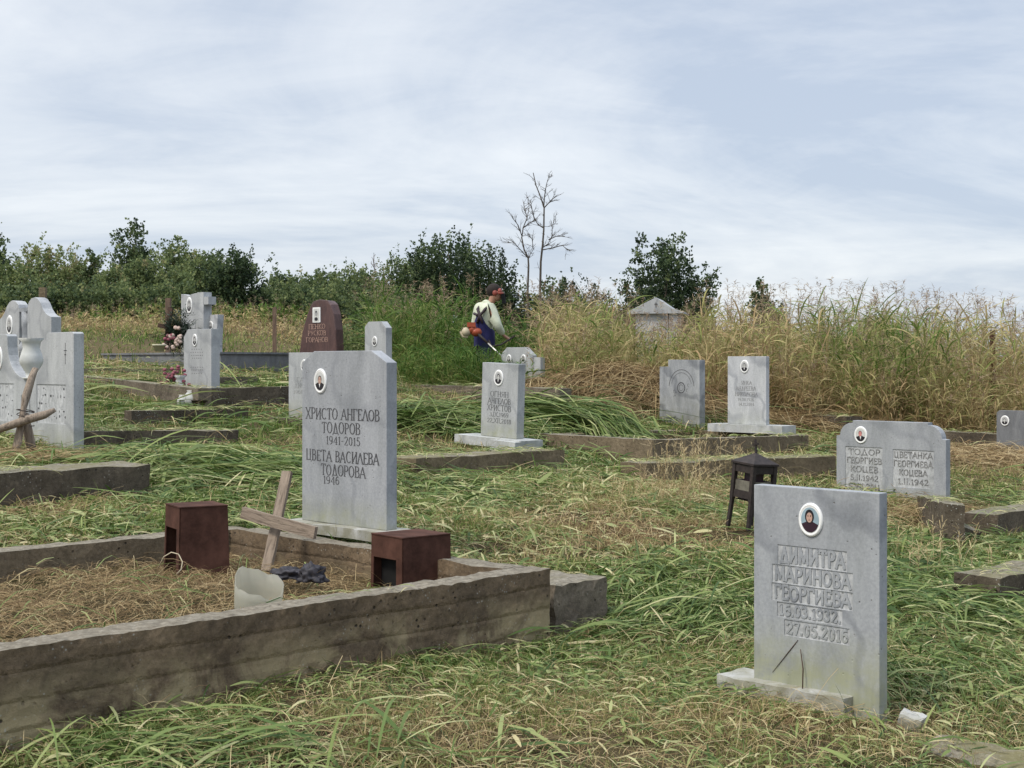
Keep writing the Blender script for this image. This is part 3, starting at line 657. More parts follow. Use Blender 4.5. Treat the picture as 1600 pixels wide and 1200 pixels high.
# ------------------------------------------------------------------ left double headstones
d_r = 13.0; yawL = 45
def local_frame(px_right, d, wd_, z):        # empty whose local x runs to the right end at (px_right, d)
    c_, s_ = math.cos(R(45)), math.sin(R(45)); xr, yr = X(px_right, d), d
    return (xr-c_*wd_, yr+s_*wd_, z)
WD = 1.95
loc = local_frame(115, d_r, WD, .705)
e_ = tag(empty('headstone', loc, -R(45)), 'large white double headstone with a deep rounded notch and worn text panels', 'gravestone')
foot(loc[0]+.707*WD/2, loc[1]-.707*WD/2, WD/2+.05, .08, -45)
H1 = 1.10
def ucurve(x0, x1, zb, zt, n=18):
    pts = []
    for i in range(n+1):
        a = math.pi*i/n; xx = (x0+x1)/2+(x1-x0)/2*math.cos(a); zz_ = zt-(zt-zb)*(math.sin(a)**.75); pts.append((xx, zz_))
    return pts
u = ucurve(.60, 1.42, .66, H1-.02)
outl = [(0, -.1), (WD, -.1), (WD, H1-.015), (WD-.03, H1)] + [(1.45, H1)] + u + [(.57, H1), (.03, H1), (0, H1-.015)]
pan = [(1.22, WD-.15, .24, .61), (.16, .74, .24, .61), (.90, .93, .0, .50), (1.07, 1.10, .0, .50)]
cut(prism(outl, .105, 0, .004), [(a, b, -.01, .008, z0, z1) for a, b, z0, z1 in pan], [M_pale, M_rough], 'slab', e_)
bm = bmesh.new(); rnd = random.Random(4)
for a, b, z0, z1 in pan[:2]:
    for r_i in range(5):
        for j in range(8):
            if rnd.random() < .6: ell(bm, a+.04+(b-a-.08)*j/7+rnd.uniform(-.025, .025), z1-.045-r_i*.066+rnd.uniform(-.012, .012), rnd.uniform(.004, .022), rnd.uniform(.004, .016), .0068, 0, 5)
flat_bm('inscription', bm, M_ink, e_)
bm = bmesh.new()
for a in ((WD-.16, WD-.155, .80, 1.0), (WD-.185, WD-.13, .925, .932), (WD-.172, WD-.143, .885, .895)): box_bm(bm, a[0], a[1], -.002, .001, a[2], a[3])
from_bm('small_cross', bm, M_ink, e_)
portrait(e_, .40, .86, .10, .13, 'grey')
bm = bmesh.new(); box_bm(bm, -.1, WD+.12, -.12, .22, -.14, -.005); from_bm('base', bm, M_slate, e_)
def vase(name, loc, sc, prof, mat, label, cat='vase'):
    bm = bmesh.new(); lathe(bm, [(r*sc, z*sc) for r, z in prof], sides=20); o_ = from_bm(name, bm, mat, None, True); o_.location = loc; tag(o_, label, cat); return o_
SLIM = lambda pr, k: [(a*k, b) for a, b in pr]
VP = [(.0, 0), (.30, 0), (.34, .04), (.20, .05), (.22, .16), (.42, .36), (.46, .46), (.40, .60), (.32, .75), (.36, .90), (.50, 1.0), (.46, 1.0), (.33, .92), (.27, .75), (.0, .7)]
M4 = Matrix.Translation(Vector(loc)) @ Matrix.Rotation(-R(45), 4, 'Z')
q = M4 @ Vector((1.01, .05, .655)); vase('vase', q, .40, SLIM(VP, .62), M_vase, 'bulbous white vase with a flared rim standing in the notch of the big double headstone')
# rustic cross in front
d = 12.45
bm = bmesh.new()
def PW(px, py, d): return Vector((X(px, d), d, Z(py, d)))
base = PW(20, 722, d-.1)
tube(bm, [base, PW(28, 690, d), PW(34, 655, d), PW(41, 620, d+.1), PW(50, 590, d+.2), PW(54, 577, d+.25)], [.038, .036, .033, .040, .036, .028], 9)
tube(bm, [PW(52, 712, d+.1), PW(47, 690, d+.1), PW(42, 668, d+.08), PW(40, 645, d+.1)], [.038, .046, .046, .028], 8)
chip(bm, 1, .012, 14); ee = tag(empty('wooden_cross', base), 'rustic cross of crooked branches bound with wire in front of the big double headstone', 'cross')
o_ = from_bm('post', bm, M_wood); bm = bmesh.new()
tube(bm, [PW(-20, 680, d-.08), PW(5, 668, d-.07), PW(45, 655, d-.06), PW(70, 648, d-.02), PW(86, 640, d)], [.032, .036, .036, .033, .02], 8); chip(bm, 9, .01, 12)
o2 = from_bm('crossbar', bm, M_wood); bm = bmesh.new()
for k_ in range(5):
    cc = PW(40, 645+4*k_, d); pts = [cc+Vector((.075*math.cos(a*.7), .085*math.sin(a*.7), .03*math.sin(a*.35+k_))) for a in range(10)]; tube(bm, pts, .004, 4)
o3 = from_bm('wire_binding', bm, M_iron)
for q in (o_, o2, o3): q.parent = ee; q.matrix_parent_inverse = Matrix.Translation(-base)
# back-left pair with column
W2 = .62
loc = local_frame(80, 17.0, W2, 1.08); H2 = 1.25
e_ = tag(empty('headstone', loc, -R(45)), 'two wave-topped headstone slabs joined by a small round column, behind the notched one', 'gravestone')
def ogee(w_, h_, flip=False):
    q = [(0, h_*.90), (.03, h_*.955), (.10, h_*.99), (.20, h_), (.27, h_*.985), (.34, h_*.945), (.40, h_*.885), (.47, h_*.84), (w_-.08, h_*.815), (w_, h_*.80)]
    if flip: q = [(w_-a, b) for a, b in q][::-1]
    return q
slab(e_, [(0, -.2)]+[(W2, -.2)]+ogee(W2, H2)[::-1], .13, M_pale)
slab(e_, [(x_-.84, z_) for x_, z_ in [(0, -.2), (W2, -.2)]+ogee(W2, H2-.02, True)[::-1]], .13, M_pale, .004, 'slab')
bm = bmesh.new(); lathe(bm, [(.0, -.2), (.09, -.2), (.09, .55), (.12, .60), (.12, .66), (.09, .70), (.075, .8), (.085, .92), (.085, 1.08), (.0, 1.08)], -.11, .07, 16); box_bm(bm, -.215, -.005, .0, .14, 1.081, 1.13); from_bm('column', bm, M_blue, e_, False)
portrait(e_, -.84+.36, .92, .085, .125, 'grey')
foot(loc[0]-.1, loc[1]+.1, .8, .1, -45)
# dark little vase with twigs behind its shoulder
vase('vase', (X(88, 17.6), 17.6, 1.62), .28, VP, M_dark, 'dark narrow vase poking out behind the wave-topped double headstone')
# ------------------------------------------------------------------ plot A: the big concrete surround
ZT = .416
C0 = Vector((.20, 7.48)); dl = Vector((-.7071, -.7071)); ds = Vector((-.7071, .7071)); TH = .17
LW, LS = 4.6, 2.92
plot = tag(empty('grave_surround', (C0.x, C0.y, 0), R(225)), 'large board-marked concrete grave surround with dirty flaking walls, in the foreground', 'grave surround')
# local frame: x runs along the long front wall to the left-near end; y runs ... (rotated 225 deg: x=(-.707,-.707), y=(.707,-.707))
def part(name, bm, mat, parent): return from_bm(name, bm, mat, parent)
part('wall', rough_box(0, LW, -TH, 0, -.25, ZT, .032, .007, 1), M_con, plot)                      # front long wall, outer face y=0
part('wall', rough_box(.002, TH, -LS+TH, -TH-.002, -.25, ZT-.003, .08, .010, 2, ), M_con, plot)  # short wall under the headstone
part('wall', rough_box(0, LW, -LS, -LS+TH-.002, -.2, ZT-.005, .08, .008, 5), M_flat, plot)       # back long wall
blk = rough_box(-.44, -.02, -.42, .0, -.3, .30, .06, .014, 7); o_ = part('concrete_block', blk, M_con2, None)
o_.location = plot.location; o_.rotation_euler = plot.rotation_euler
o_.location = (C0.x+.02, C0.y+.16, 0); tag(o_, 'short low concrete block butting against the corner of the big foreground surround', 'block')
PM = Matrix.Translation((C0.x, C0.y, 0)) @ Matrix.Rotation(R(225), 4, 'Z')
cA = PM @ Vector((LW/2, -LS/2, 0)); foot(cA.x, cA.y, LW/2, LS/2, 225); 
SINK.append((cA.x, cA.y, LW/2-.09, LS/2-.09, R(225), .08))
cB = PM @ Vector((-.22, -.2, 0)); foot(cB.x, cB.y, .22, .2, 225)
# fill of earth
FZ = .235
from mathutils import noise as mn
def fill_z(x, y): return FZ+.025*np.sin(x*3.1+1)*np.sin(y*2.7)+.012*np.sin(x*9+y*7)
n = 60; gx = np.linspace(TH+.004, LW-.01, n); gy = np.linspace(-LS+TH+.004, -TH-.004, 40)
GX, GY = np.meshgrid(gx, gy); c_, s_ = math.cos(R(225)), math.sin(R(225))
WX = C0.x+c_*GX-s_*GY; WY = C0.y+s_*GX+c_*GY; co = np.stack([WX, WY, fill_z(WX, WY)], -1).reshape(-1, 3)
idx = np.arange(n*40).reshape(40, n); qd = np.stack([idx[:-1, :-1], idx[:-1, 1:], idx[1:, 1:], idx[1:, :-1]], -1).reshape(-1, 4)
o_ = np_mesh('earth', co, qd, M_soil); tag(o_, 'earth filling the big concrete surround', 'earth', kind='structure')
# ------------------------------------------------------------------ rusty candle boxes
def candle_box(name, px, py_top, d, wl, wr, hh, rot, label, taper=.02, open_h=.7, tilt=0, hx0=.08, hx1=.80):
    """four-sided hollow sheet box, near corner at px; opening in its left face"""
    e_ = tag(empty(name, (X(px, d), d, 0)), label, 'candle box'); zt = Z(py_top, d); e_.location.z = zt-hh; e_.rotation_euler = (0, tilt, rot)
    # local: near corner at origin, left face runs along -x.., right face along +y rotated
    bm = bmesh.new(); tk = .006; t_ = taper
    def wallq(p0, p1, inw, hole=None):
        p0, p1, inw = Vector(p0), Vector(p1), Vector(inw)
        ax = (p1-p0); Lx = ax.length; ax.normalize()
        def pt(u_, z_, k): 
            f = 1-z_/hh*0
            return p0+ax*u_+inw*(tk*k)+Vector((0, 0, z_))
        rects = [(0, Lx, 0, hh)] if not hole else [(0, hole[0], 0, hh), (hole[1], Lx, 0, hh), (hole[0], hole[1], hole[2], hh)]
        for a, b, z0, z1 in rects:
            vv = [bm.verts.new(pt(*c)) for c in ((a, z0, 0), (b, z0, 0), (b, z1, 0), (a, z1, 0), (a, z0, 1), (b, z0, 1), (b, z1, 1), (a, z1, 1))]
            for f in ((0,1,2,3),(7,6,5,4),(0,4,5,1),(1,5,6,2),(2,6,7,3),(3,7,4,0)): bm.faces.new([vv[i] for i in f])
    A = (0, 0, 0); B = (-wl, 0, 0); C_ = (-wl, wr, 0); D = (0, wr, 0)
    wallq(B, A, (0, 1, 0), (wl*hx0, wl*hx1, hh*open_h)); wallq(A, D, (-1, 0, 0)); wallq((-wl+tk, wr, 0), (-tk, wr, 0), (0, -1, 0)); wallq((-wl, tk, 0), (-wl, wr, 0), (1, 0, 0))
    for v_ in bm.verts:      # splay outward towards the foot
        k = (1-v_.co.z/hh)*t_; v_.co.x += k*(1 if v_.co.x > -wl/2 else -1); v_.co.y += k*(1 if v_.co.y > wr/2 else -1)
    from_bm('sheet_body', bm, M_rust, e_)
    bm = bmesh.new(); box_bm(bm, -wl-.004, .004, -.004, wr+.004, hh+.0005, hh+.009); bmesh.ops.bevel(bm, geom=bm.edges[:], offset=.003, segments=2, affect='EDGES'); from_bm('lid', bm, M_rust, e_)
    bm = bmesh.new(); box_bm(bm, -wl+.012, -.012, .06, wr-.012, .01, hh-.01); bmesh.ops.reverse_faces(bm, faces=bm.faces[:]);  # closed near-black box set just behind the opening
    me = bpy.data.meshes.new('black_inner_box'); bm.to_mesh(me); bm.free(); link('black_inner_box', me, M_black, e_)
    return e_
candle_box('candle_box', 281, 795, 8.25, .29, .29, .42, R(-60), 'rust brown sheet metal candle box, left of the leaning plank cross', .010)
candle_box('candle_box', 629, 843, 7.70, .30, .33, .40, R(-50), 'rust brown candle box between the near wall and the tall headstone', .004)
# leaning plank cross
d = 8.55
e_ = tag(empty('wooden_cross', PW(418, 885, d)), 'grey weathered plank cross leaning askew inside the big concrete surround', 'cross')
def plank(name, a, b, w_, t_, parent, mat, nrm=Vector((-.3, -1, .12))):
    a, b = Vector(a), Vector(b); ax = (b-a).normalized(); nn = (nrm-ax*nrm.dot(ax)).normalized(); sd_ = ax.cross(nn)
    Mx = Matrix((sd_, nn, ax)).transposed().to_4x4(); Lh = (b-a).length
    bm = rough_box(-w_/2, w_/2, -t_/2, t_/2, 0, Lh, .04, .0025, random.random()*9)
    o_ = from_bm(name, bm, mat); o_.matrix_world = Matrix.Translation(a-parent.location) @ Mx; o_.parent = parent; return o_
plank('upright', PW(416, 893, d-.10), PW(449, 737, d+.16), .062, .03, e_, M_wood)
plank('crossbar', PW(379, 801, d+.06), PW(493, 833, d-.22), .072, .028, e_, M_wood, Vector((-.55, -1, .1)))
# cut jug
bm = bmesh.new(); d = 7.02; jc = Vector((X(402, d), d, .245)); n_ = 28; prof = [(0, 0, .004), (.085, 0, 0), (.112, 0, .012), (.118, .0, .05), (.120, 0, .10), (.122, 0, .17)]
rings = []
for r, _, z_ in prof[1:]:
    rings.append([bm.verts.new((r*math.cos(2*math.pi*k/n_)*(1+.03*math.sin(6*math.pi*k/n_)), r*math.sin(2*math.pi*k/n_)*.9, z_+(.05*math.sin(2*math.pi*k/n_-.6)+.012*math.sin(6*math.pi*k/n_)+.006*math.sin(16*math.pi*k/n_) if z_ > .15 else 0))) for k in range(n_)])
for r0, r1 in zip(rings, rings[1:]):
    for k in range(n_): bm.faces.new((r0[k], r0[(k+1) % n_], r1[(k+1) % n_], r1[k])).smooth = True
bm.faces.new(rings[0]); o_ = from_bm('cut_jug', bm, M_jug, None, True); o_.location = jc; o_.rotation_euler = (R(6), R(4), 0); so_ = o_.modifiers.new('s', 'SOLIDIFY'); so_.thickness = .003
tag(o_, 'milky plastic jug with its top cut off, lying on straw behind the near wall', 'jug')
# pale cord loop by the first box
bm = bmesh.new(); d = 7.85; tube(bm, [PW(247, 888, d), PW(256, 870, d-.02), PW(268, 863, d-.04), PW(279, 866, d-.05), PW(285, 878, d-.06), PW(283, 890, d-.08), PW(276, 897, d-.1)], .0035, 5)
tag(from_bm('cord', bm, M_cream), 'pale loop of cord in front of the opening of a rusty box', 'cord')
# crumpled dark rag
def crumple(name, c, r, mat, seed, label, cat):
    bm = bmesh.new(); bmesh.ops.create_icosphere(bm, subdivisions=4, radius=1)
    for v_ in bm.verts:
        k = v_.co.copy(); f = 1+.55*mn.noise(k*2.2+Vector((seed, 0, 0)))-.5*abs(mn.noise(k*5+Vector((0, seed, 0))))
        v_.co = Vector((k.x*r[0]*f, k.y*r[1]*f, max(k.z, -.3)*r[2]*f))
    o_ = from_bm(name, bm, mat, None, True); o_.location = c; tag(o_, label, cat); return o_
crumple('rag', PW(487, 905, 7.72)+Vector((0, 0, .01)), (.085, .06, .07), M_cloth, 2, 'crumpled black plastic rag on the straw near the tall headstone base', 'rag')
crumple('rag', PW(450, 902, 7.78)+Vector((0, 0, .01)), (.11, .07, .045), M_cloth, 6, 'flat dark scrap of plastic beside the cut jug', 'rag')
# ------------------------------------------------------------------ kerbs
TOPS = []
def kerb(name, label, A, B, zt, th, mat, depth=.4, amt=.008, seed=0, back=True, ztB=None, cat='kerb', parent=None):
    """low wall; A,B = plan points of its near top edge; it grows away from the viewer"""
    A, B = Vector(A), Vector(B); ax = (B-A); Lh = ax.length; ang = math.atan2(ax.y, ax.x)
    f = None
    if ztB is not None: f = (lambda x_: zt+(ztB-zt)*x_/Lh)
    bm = rough_box(0, Lh, 0, th, zt-depth, zt, .12, amt, seed, f)
    o_ = from_bm(name, bm, mat, parent)
    if parent is None: o_.location = (A.x, A.y, 0); o_.rotation_euler = (0, 0, ang); tag(o_, label, cat)
    else:
        o_.matrix_parent_inverse = Matrix.Identity(4); o_.location = (A.x-parent.location.x, A.y-parent.location.y, -parent.location.z); o_.rotation_euler = (0, 0, ang)
    TOPS.append((A.x, A.y, B.x, B.y, th, zt, zt if ztB is None else ztB))
    c_ = A+ax/2+Vector((-math.sin(ang), math.cos(ang)))*th/2; foot(c_.x, c_.y, Lh/2, th/2, math.degrees(ang)); return o_
def P2(px, d): return (X(px, d), d)
kerb('kerb', 'thick black-stained old concrete kerb in front of the rustic branch cross', P2(-60, 9.85), P2(234, 10.9), .73, .55, M_dark, .5, .014, 3)
kerb('kerb', 'thick tan mossy kerb in front of the tilted small headstone', P2(650, 12.7), P2(882, 14.2), .655, .42, M_tan, .5, .01, 4, ztB=.645)
kerb('kerb', 'low dark-faced kerb with a mossy top in front of the raised tan plot', P2(1010, 13.55), P2(1306, 14.95), .55, .40, M_tan, .4, .01, 6, ztB=.53)
pb = tag(empty('grave_surround', (1.5, 15.0, .5)), 'raised smooth tan concrete grave surround with the white veined headstone at its far end', 'grave surround')
fc, lc, rc, bc = (1.5, 15.0), (.40, 16.1), (3.6, 17.1), (2.5, 18.2)
def off(p_, a, b): return (p_[0]+a, p_[1]+b)
kerb('wall', '', fc, rc, .70, .15, M_flat, .5, .005, 1, ztB=.645, parent=pb)
kerb('wall', '', off(lc, .0, .0), off(fc, -.004, -.0), .71, .15, M_flat, .5, .005, 2, ztB=.70, parent=pb)
kerb('wall', '', off(lc, .0, -.0+.20), off(bc, -.12, -.12+.22), .70, .13, M_flat, .5, .005, 3, ztB=.655, parent=pb)
kerb('wall', '', off(bc, -.06, .06), off(rc, -.11, .11), .648, .15, M_flat, .5, .005, 4, ztB=.64, parent=pb)
cc = ((fc[0]+bc[0])/2, (fc[1]+bc[1])/2); SINK.append((cc[0]+.06, cc[1]+.06, 1.42, .74, R(45), .47)); foot(cc[0], cc[1], 1.45, .78, 45)
kerb('kerb', 'long concrete kerb running behind the grass, between the tall clipped-corner stone and the straw heap', P2(612, 21.2), P2(874, 17.9), 1.205, .2, M_con2, .6, .008, 8, ztB=1.20)
pc = tag(empty('grave_surround', (-3.79, 17.0, .95)), 'dark low concrete grave surround around the white stone with the round vases', 'grave surround')
kerb('wall', '', (-6.1, 19.9), (-3.79, 17.0), 1.345, .18, M_con2, .7, .008, 3, ztB=1.215, parent=pc)
kerb('wall', '', (-3.77, 17.02), (-2.2, 18.6), 1.215, .18, M_dark, .6, .008, 5, ztB=1.23, parent=pc)
kerb('kerb', 'dark narrow kerb directly below the long granite plinth', P2(115, 21.5), P2(286, 22.2), 1.44, .2, M_con2, .5, .006, 9)
kerb('kerb', 'low pale kerb line in the grass to the right of the white stone with vases', P2(338, 19.9), P2(404, 20.6), 1.325, .12, M_con2, .3, .006, 10)
kerb('kerb', 'small grass-grown kerb, the upper of two dark strips left of the tall headstone', P2(205, 15.3), P2(388, 16.4), 1.0, .15, M_dark, .3, .008, 11, ztB=.985)
kerb('kerb', 'grass-grown kerb, the lower and longer of two dark strips left of the tall headstone', P2(118, 13.1), P2(372, 14.5), .88, .16, M_dark, .4, .01, 12, ztB=.83)
kerb('kerb', 'dark kerb at the foot of the dry tall grass beside the wide double headstone', P2(1268, 19.6), P2(1322, 19.0), .80, .3, M_dark, .4, .01, 13)
kerb('kerb', 'dark low kerb at the foot of the tall reeds near the low dark headstone', P2(1395, 18.8), P2(1560, 18.2), .66, .3, M_dark, .4, .01, 14, ztB=.60)
kerb('kerb', 'broken kerb stub running from the wide double headstone towards the viewer', P2(1508, 10.95), P2(1462, 12.6), .42, .16, M_dark, .45, .02, 15, ztB=.33)
kerb('kerb', 'short dark kerb end near the right border, level with the double headstone foot', P2(1560, 11.6), P2(1680, 12.7), .27, .3, M_dark, .4, .014, 16)
kerb('kerb', 'thick lichen-covered kerb at the right border, in the lush grass', P2(1562, 8.6), P2(1720, 9.6), .20, .30, M_dark, .5, .016, 17)
o_ = from_bm('stone_chunk', rough_box(-.14, .14, -.12, .12, -.1, .10, .05, .02, 21), M_dark); o_.location = (X(1492, 11.3), 11.3, float(gz(X(1492, 11.3), 11.3))+.05); o_.rotation_euler = (.3, .2, .5); tag(o_, 'lump of broken concrete beside the kerb stub, under the wide double headstone', 'rubble')
o_ = from_bm('stone_chunk', rough_box(-.05, .05, -.035, .035, -.08, .035, .02, .016, 22), M_base); d = 5.95; o_.location = (X(1425, d), d, Z(1128, d)); o_.rotation_euler = (.1, .15, -.6); tag(o_, 'small white marble chip at the corner of the foreground headstone', 'rubble')
o_ = from_bm('stone_chunk', rough_box(-.22, .22, -.12, .12, -.1, .03, .05, .012, 23), M_tan); d = 5.55; o_.location = (X(1535, d), d, Z(1187, d)); o_.rotation_euler = (.05, .05, -.7); tag(o_, 'flat tan slab half buried in grass at the bottom right corner', 'rubble')
# granite plinth
d = 25.0; W3 = 3.9
loc = local_frame(345, 23.4, W3, 0); zt = Z(550, 23.4)
e_ = tag(empty('grave_plinth', (loc[0], loc[1], zt-.3), -R(45)), 'long low polished grey granite plinth carrying the stone with a cross pillar', 'plinth')
bm = bmesh.new(); box_bm(bm, 0, W3, 0, 1.5, -.1, .265); from_bm('plinth_body', bm, M_slate, e_)
bm = bmesh.new(); box_bm(bm, -.03, W3+.03, -.03, 1.53, .267, .30); from_bm('cover_slab', bm, M_slate, e_)
foot(loc[0]+.707*W3/2+.5, loc[1]-.707*W3/2+.5, W3/2, .8, -45)
# headstones on the plinth
d = 24.2; z0 = zt
e_ = tag(empty('headstone', (X(283, d), d, z0), -R(45)), 'white headstone with a wavy top joined to a squared cross pillar, on the granite plinth', 'gravestone')
k = 1/(F*.707*(1-.0)/d)
pm = F*(math.cos(R(45))+X(283, d)/d*math.sin(R(45)))/d    # pixels per metre along the face
wS = 26/pm; hS = (548-457)/F*d
slab(e_, [(0, 0), (wS, 0), (wS, hS), (wS*.8, hS), (wS*.6, hS*.985), (wS*.45, hS*.965), (wS*.25, hS*.985), (.0, hS)], .12, M_pale)
bm = bmesh.new(); box_bm(bm, wS+.004, wS+.20, -.02, .14, 0, hS*1.01); box_bm(bm, wS+.202, wS+.34, -.015, .135, hS*.80, hS*.93); box_bm(bm, wS-.02, wS+.40, -.05, -.022, 0, hS*.12); from_bm('cross_pillar', bm, M_pale, e_)
portrait(e_, .5*wS, .80*hS, .09, .14, 'grey')
bm = bmesh.new(); box_bm(bm, .25*wS, .85*wS, -.008, .002, .28*hS, .55*hS); from_bm('text_plate', bm, M_white, e_)
d = 23.9
e_ = tag(empty('headstone', (X(318, d), d, z0-.28), -R(45)), 'short white headstone widening upwards, just right of the cross pillar', 'gravestone')
pm = F*(math.cos(R(45))+X(318, d)/d*math.sin(R(45)))/d; wS = 22/pm; hS = (552-494)/F*d+.28
slab(e_, [(.03, 0), (wS-.06, 0), (wS-.04, hS*.5), (wS, hS), (0, hS)], .12, M_white); portrait(e_, .5*wS, .80*hS, .08, .08, 'grey')
# grave cross, pot and wreath left of it
d = 23.6; e_ = tag(empty('wooden_cross', PW(252, 543, d)), 'dark brown wooden cross standing behind a cream pot on the granite plinth', 'cross')
plank('upright', PW(259, 546, d), PW(267, 480, d), .075, .05, e_, M_woodd, Vector((-.2, -1, 0))); plank('crossbar', PW(247, 508, d-.06), PW(276, 514, d-.06), .07, .04, e_, M_woodd, Vector((-.2, -1, 0)))
bm = bmesh.new(); lathe(bm, [(0, 0), (.07, 0), (.10, .09), (.115, .09), (.115, .115), (.0, .11)]); o_ = from_bm('flower_pot', bm, M_yellowpot, None, True); d = 22.9; o_.location = PW(249, 549, d); tag(o_, 'cream plastic flower pot at the foot of the dark brown cross', 'pot')
rs = np.random.RandomState(3)
def tufts(name, c, n, spread, Lf, wf, mat, parent=None, up=.4):
    a = rs.uniform(0, 6.28, n); u_ = rs.normal(size=(n, 3))*spread; b = np.asarray(c)+u_
    dr = np.stack([np.cos(a), np.sin(a), rs.uniform(-.2, 1, n)*up*2], -1); dr /= np.linalg.norm(dr, axis=1)[:, None]
    return strips(name, b, dr, np.full(n, Lf)*rs.uniform(.6, 1.2, n), np.full(n, wf), rs.uniform(0, .3, n), 2, rs.uniform(0, 1, n), mat, parent)
def strips(name, base, dirv, Ln, Wd, droop, nseg, tint, mat, parent=None, follow=None, tip=.15, prof='blade', arch=None, side=None):
    N_ = len(base); s_ = np.linspace(0, 1, nseg+1); h = dirv.copy(); h[:, 2] = 0
    hn = np.linalg.norm(h, axis=1, keepdims=True); az_ = rs.uniform(0, 6.28, N_); rnd_ = np.stack([np.cos(az_), np.sin(az_), 0*az_], -1)
    h = np.where(hn > .05, h/np.maximum(hn, 1e-6), rnd_)
    P_ = base[:, None, :]+Ln[:, None, None]*(s_[None, :, None]*dirv[:, None, :]) + (Ln*droop)[:, None, None]*(s_**2)[None, :, None]*h[:, None, :]*.5
    P_[:, :, 2] -= (Ln*droop)[:, None]*(s_**2)[None, :]
    if arch is not None: P_[:, :, 2] += arch[:, None]*np.sin(np.pi*s_)[None, :]
    if follow is not None:
        zf_ = follow(P_[:, :, 0], P_[:, :, 1]); kp_ = (zf_.max(1)-zf_.min(1)) < .45*Ln+.015
        base, P_, Wd, tint, h, dirv = base[kp_], P_[kp_], Wd[kp_], tint[kp_], h[kp_], dirv[kp_]; N_ = len(base)
        z0_ = follow(P_[:, 0, 0], P_[:, 0, 1]); P_[:, :, 2] += follow(P_[:, :, 0], P_[:, :, 1])-z0_[:, None]
        z1_ = follow(P_[:, :, 0], P_[:, :, 1]); P_[:, :, 2] = np.maximum(P_[:, :, 2], z1_+.004)
    if side is None:
        sd_ = np.stack([-h[:, 1], h[:, 0], 0*h[:, 0]], -1); tw = rs.uniform(-.9, .9, N_); sd_ = sd_*np.cos(tw)[:, None]; sd_[:, 2] = np.sin(tw)*.8
    else: sd_ = side
    if prof == 'blade': pw = (1-s_)**.6*(1-tip)+tip*.3
    elif prof == 'leaf': pw = np.sin(np.pi*np.clip(s_*.93+.05, 0, 1))**.6
    else: pw = np.ones_like(s_)
    half = sd_[:, None, :]*(Wd[:, None]*pw[None, :]/2)[:, :, None]
    co = np.stack([P_-half, P_+half], 2).reshape(-1, 3)
    K = nseg+1; i0 = (np.arange(N_)[:, None]*K+np.arange(nseg)[None, :])*2
    q = np.stack([i0, i0+1, i0+3, i0+2], -1).reshape(-1, 4)
    return np_mesh(name, co, q, mat, parent, np.repeat(tint, K*2))
d = 23.5; wc = PW(277, 522, d); e_ = tag(empty('wreath', PW(277, 548, d)), 'funeral wreath of dark fir with cream and pink flowers leaning on the cross pillar stone', 'wreath')
o_ = tufts('fir_sprigs', np.array(wc)-np.array(e_.location)+np.array((.02, 0, .03)), 1600, (.11, .06, .17), .15, .016, M_fir, e_, .6)
bm = bmesh.new(); rr = random.Random(2)
for i in range(26): blob(bm, Vector(wc)-e_.location+Vector((rr.uniform(-.22, .1), -.14, rr.uniform(-.27, -.02))), (.035, .03, .03), rr.choice((0, 0, 1)), 8, 6)
for i in range(3): blob(bm, Vector(wc)-e_.location+Vector((rr.uniform(-.05, .08), -.14, rr.uniform(.06, .12))), (.035, .03, .035), 0, 8, 6)
from_bm('blossoms', bm, [M_cream_pet, M_pink], e_)
# vases & flowers at the mid stone
d = 18.0
vase('vase', PW(281, 628, d), .34, SLIM(VP, .5), M_vase, 'tall rounded pale vase holding dark pink flowers beside the white headstone')
e_ = tag(empty('flowers', PW(277, 590, d)), 'bunch of faded dark pink flowers in the tall rounded vase', 'flowers')
bm = bmesh.new()
for i in range(40): blob(bm, (rr.gauss(-.05, .08), rr.gauss(0, .05), rr.gauss(.0, .07)), (.028, .02, .022), 0, 6, 5)
from_bm('blossoms', bm, M_pink, e_); tufts('stems', (-.05, 0, -.04), 90, .05, .16, .008, M_fir, e_, .8)
PV = [(0, 0), (.3, 0), (.46, .25), (.5, .5), (.42, .75), (.28, .9), (.34, 1.0), (.26, .95), (0, .9)]
vase('vase', PW(286, 636, 17.3), .15, PV, M_vase, 'small round pale pot on the ground below the tall rounded vase')
vase('vase', PW(300, 634, 17.2), .19, PV, M_vase, 'round pale jar in front of the foot of the one-corner-clipped headstone')
bm = bmesh.new(); lathe(bm, [(0, 0), (.07, 0), (.10, .10), (.11, .10), (.09, .09), (.0, .05)]); o_ = from_bm('flower_pot', bm, M_boot, None, True); o_.location = PW(312, 638, 17.1); tag(o_, 'small dark brown flower pot below the one-corner-clipped white headstone', 'pot')
# ------------------------------------------------------------------ lantern
d = 10.6
e_ = tag(empty('grave_lantern', PW(1172, 815, d), R(0)), 'black iron lantern on four legs with a little cross on its pointed roof', 'lantern')
LX = .25; rz = R(-58); zb, zt_ = e_.location.z, Z(722, d)
LH = zt_-zb; e_.rotation_euler = (R(-3), R(4), rz)
for i, (sx, sy) in enumerate(((-1, -1), (1, -1), (1, 1), (-1, 1))):
    bm = bmesh.new(); x_, y_ = sx*LX/2*.82, sy*LX/2*.82
    box_bm(bm, x_-.016, x_+.016, y_-.016, y_+.016, LH*.36, LH-.016); box_bm(bm, x_-.013, x_+.013, y_-.013, y_+.013, -.05, LH*.36-.001)
    for v_ in bm.verts:
        k_ = max(0, (LH*.42-v_.co.z))*.05; v_.co.x += sx*k_; v_.co.y += sy*k_
    from_bm('leg', bm, M_iron, e_)
bm = bmesh.new(); hx = LX/2*.82+.024
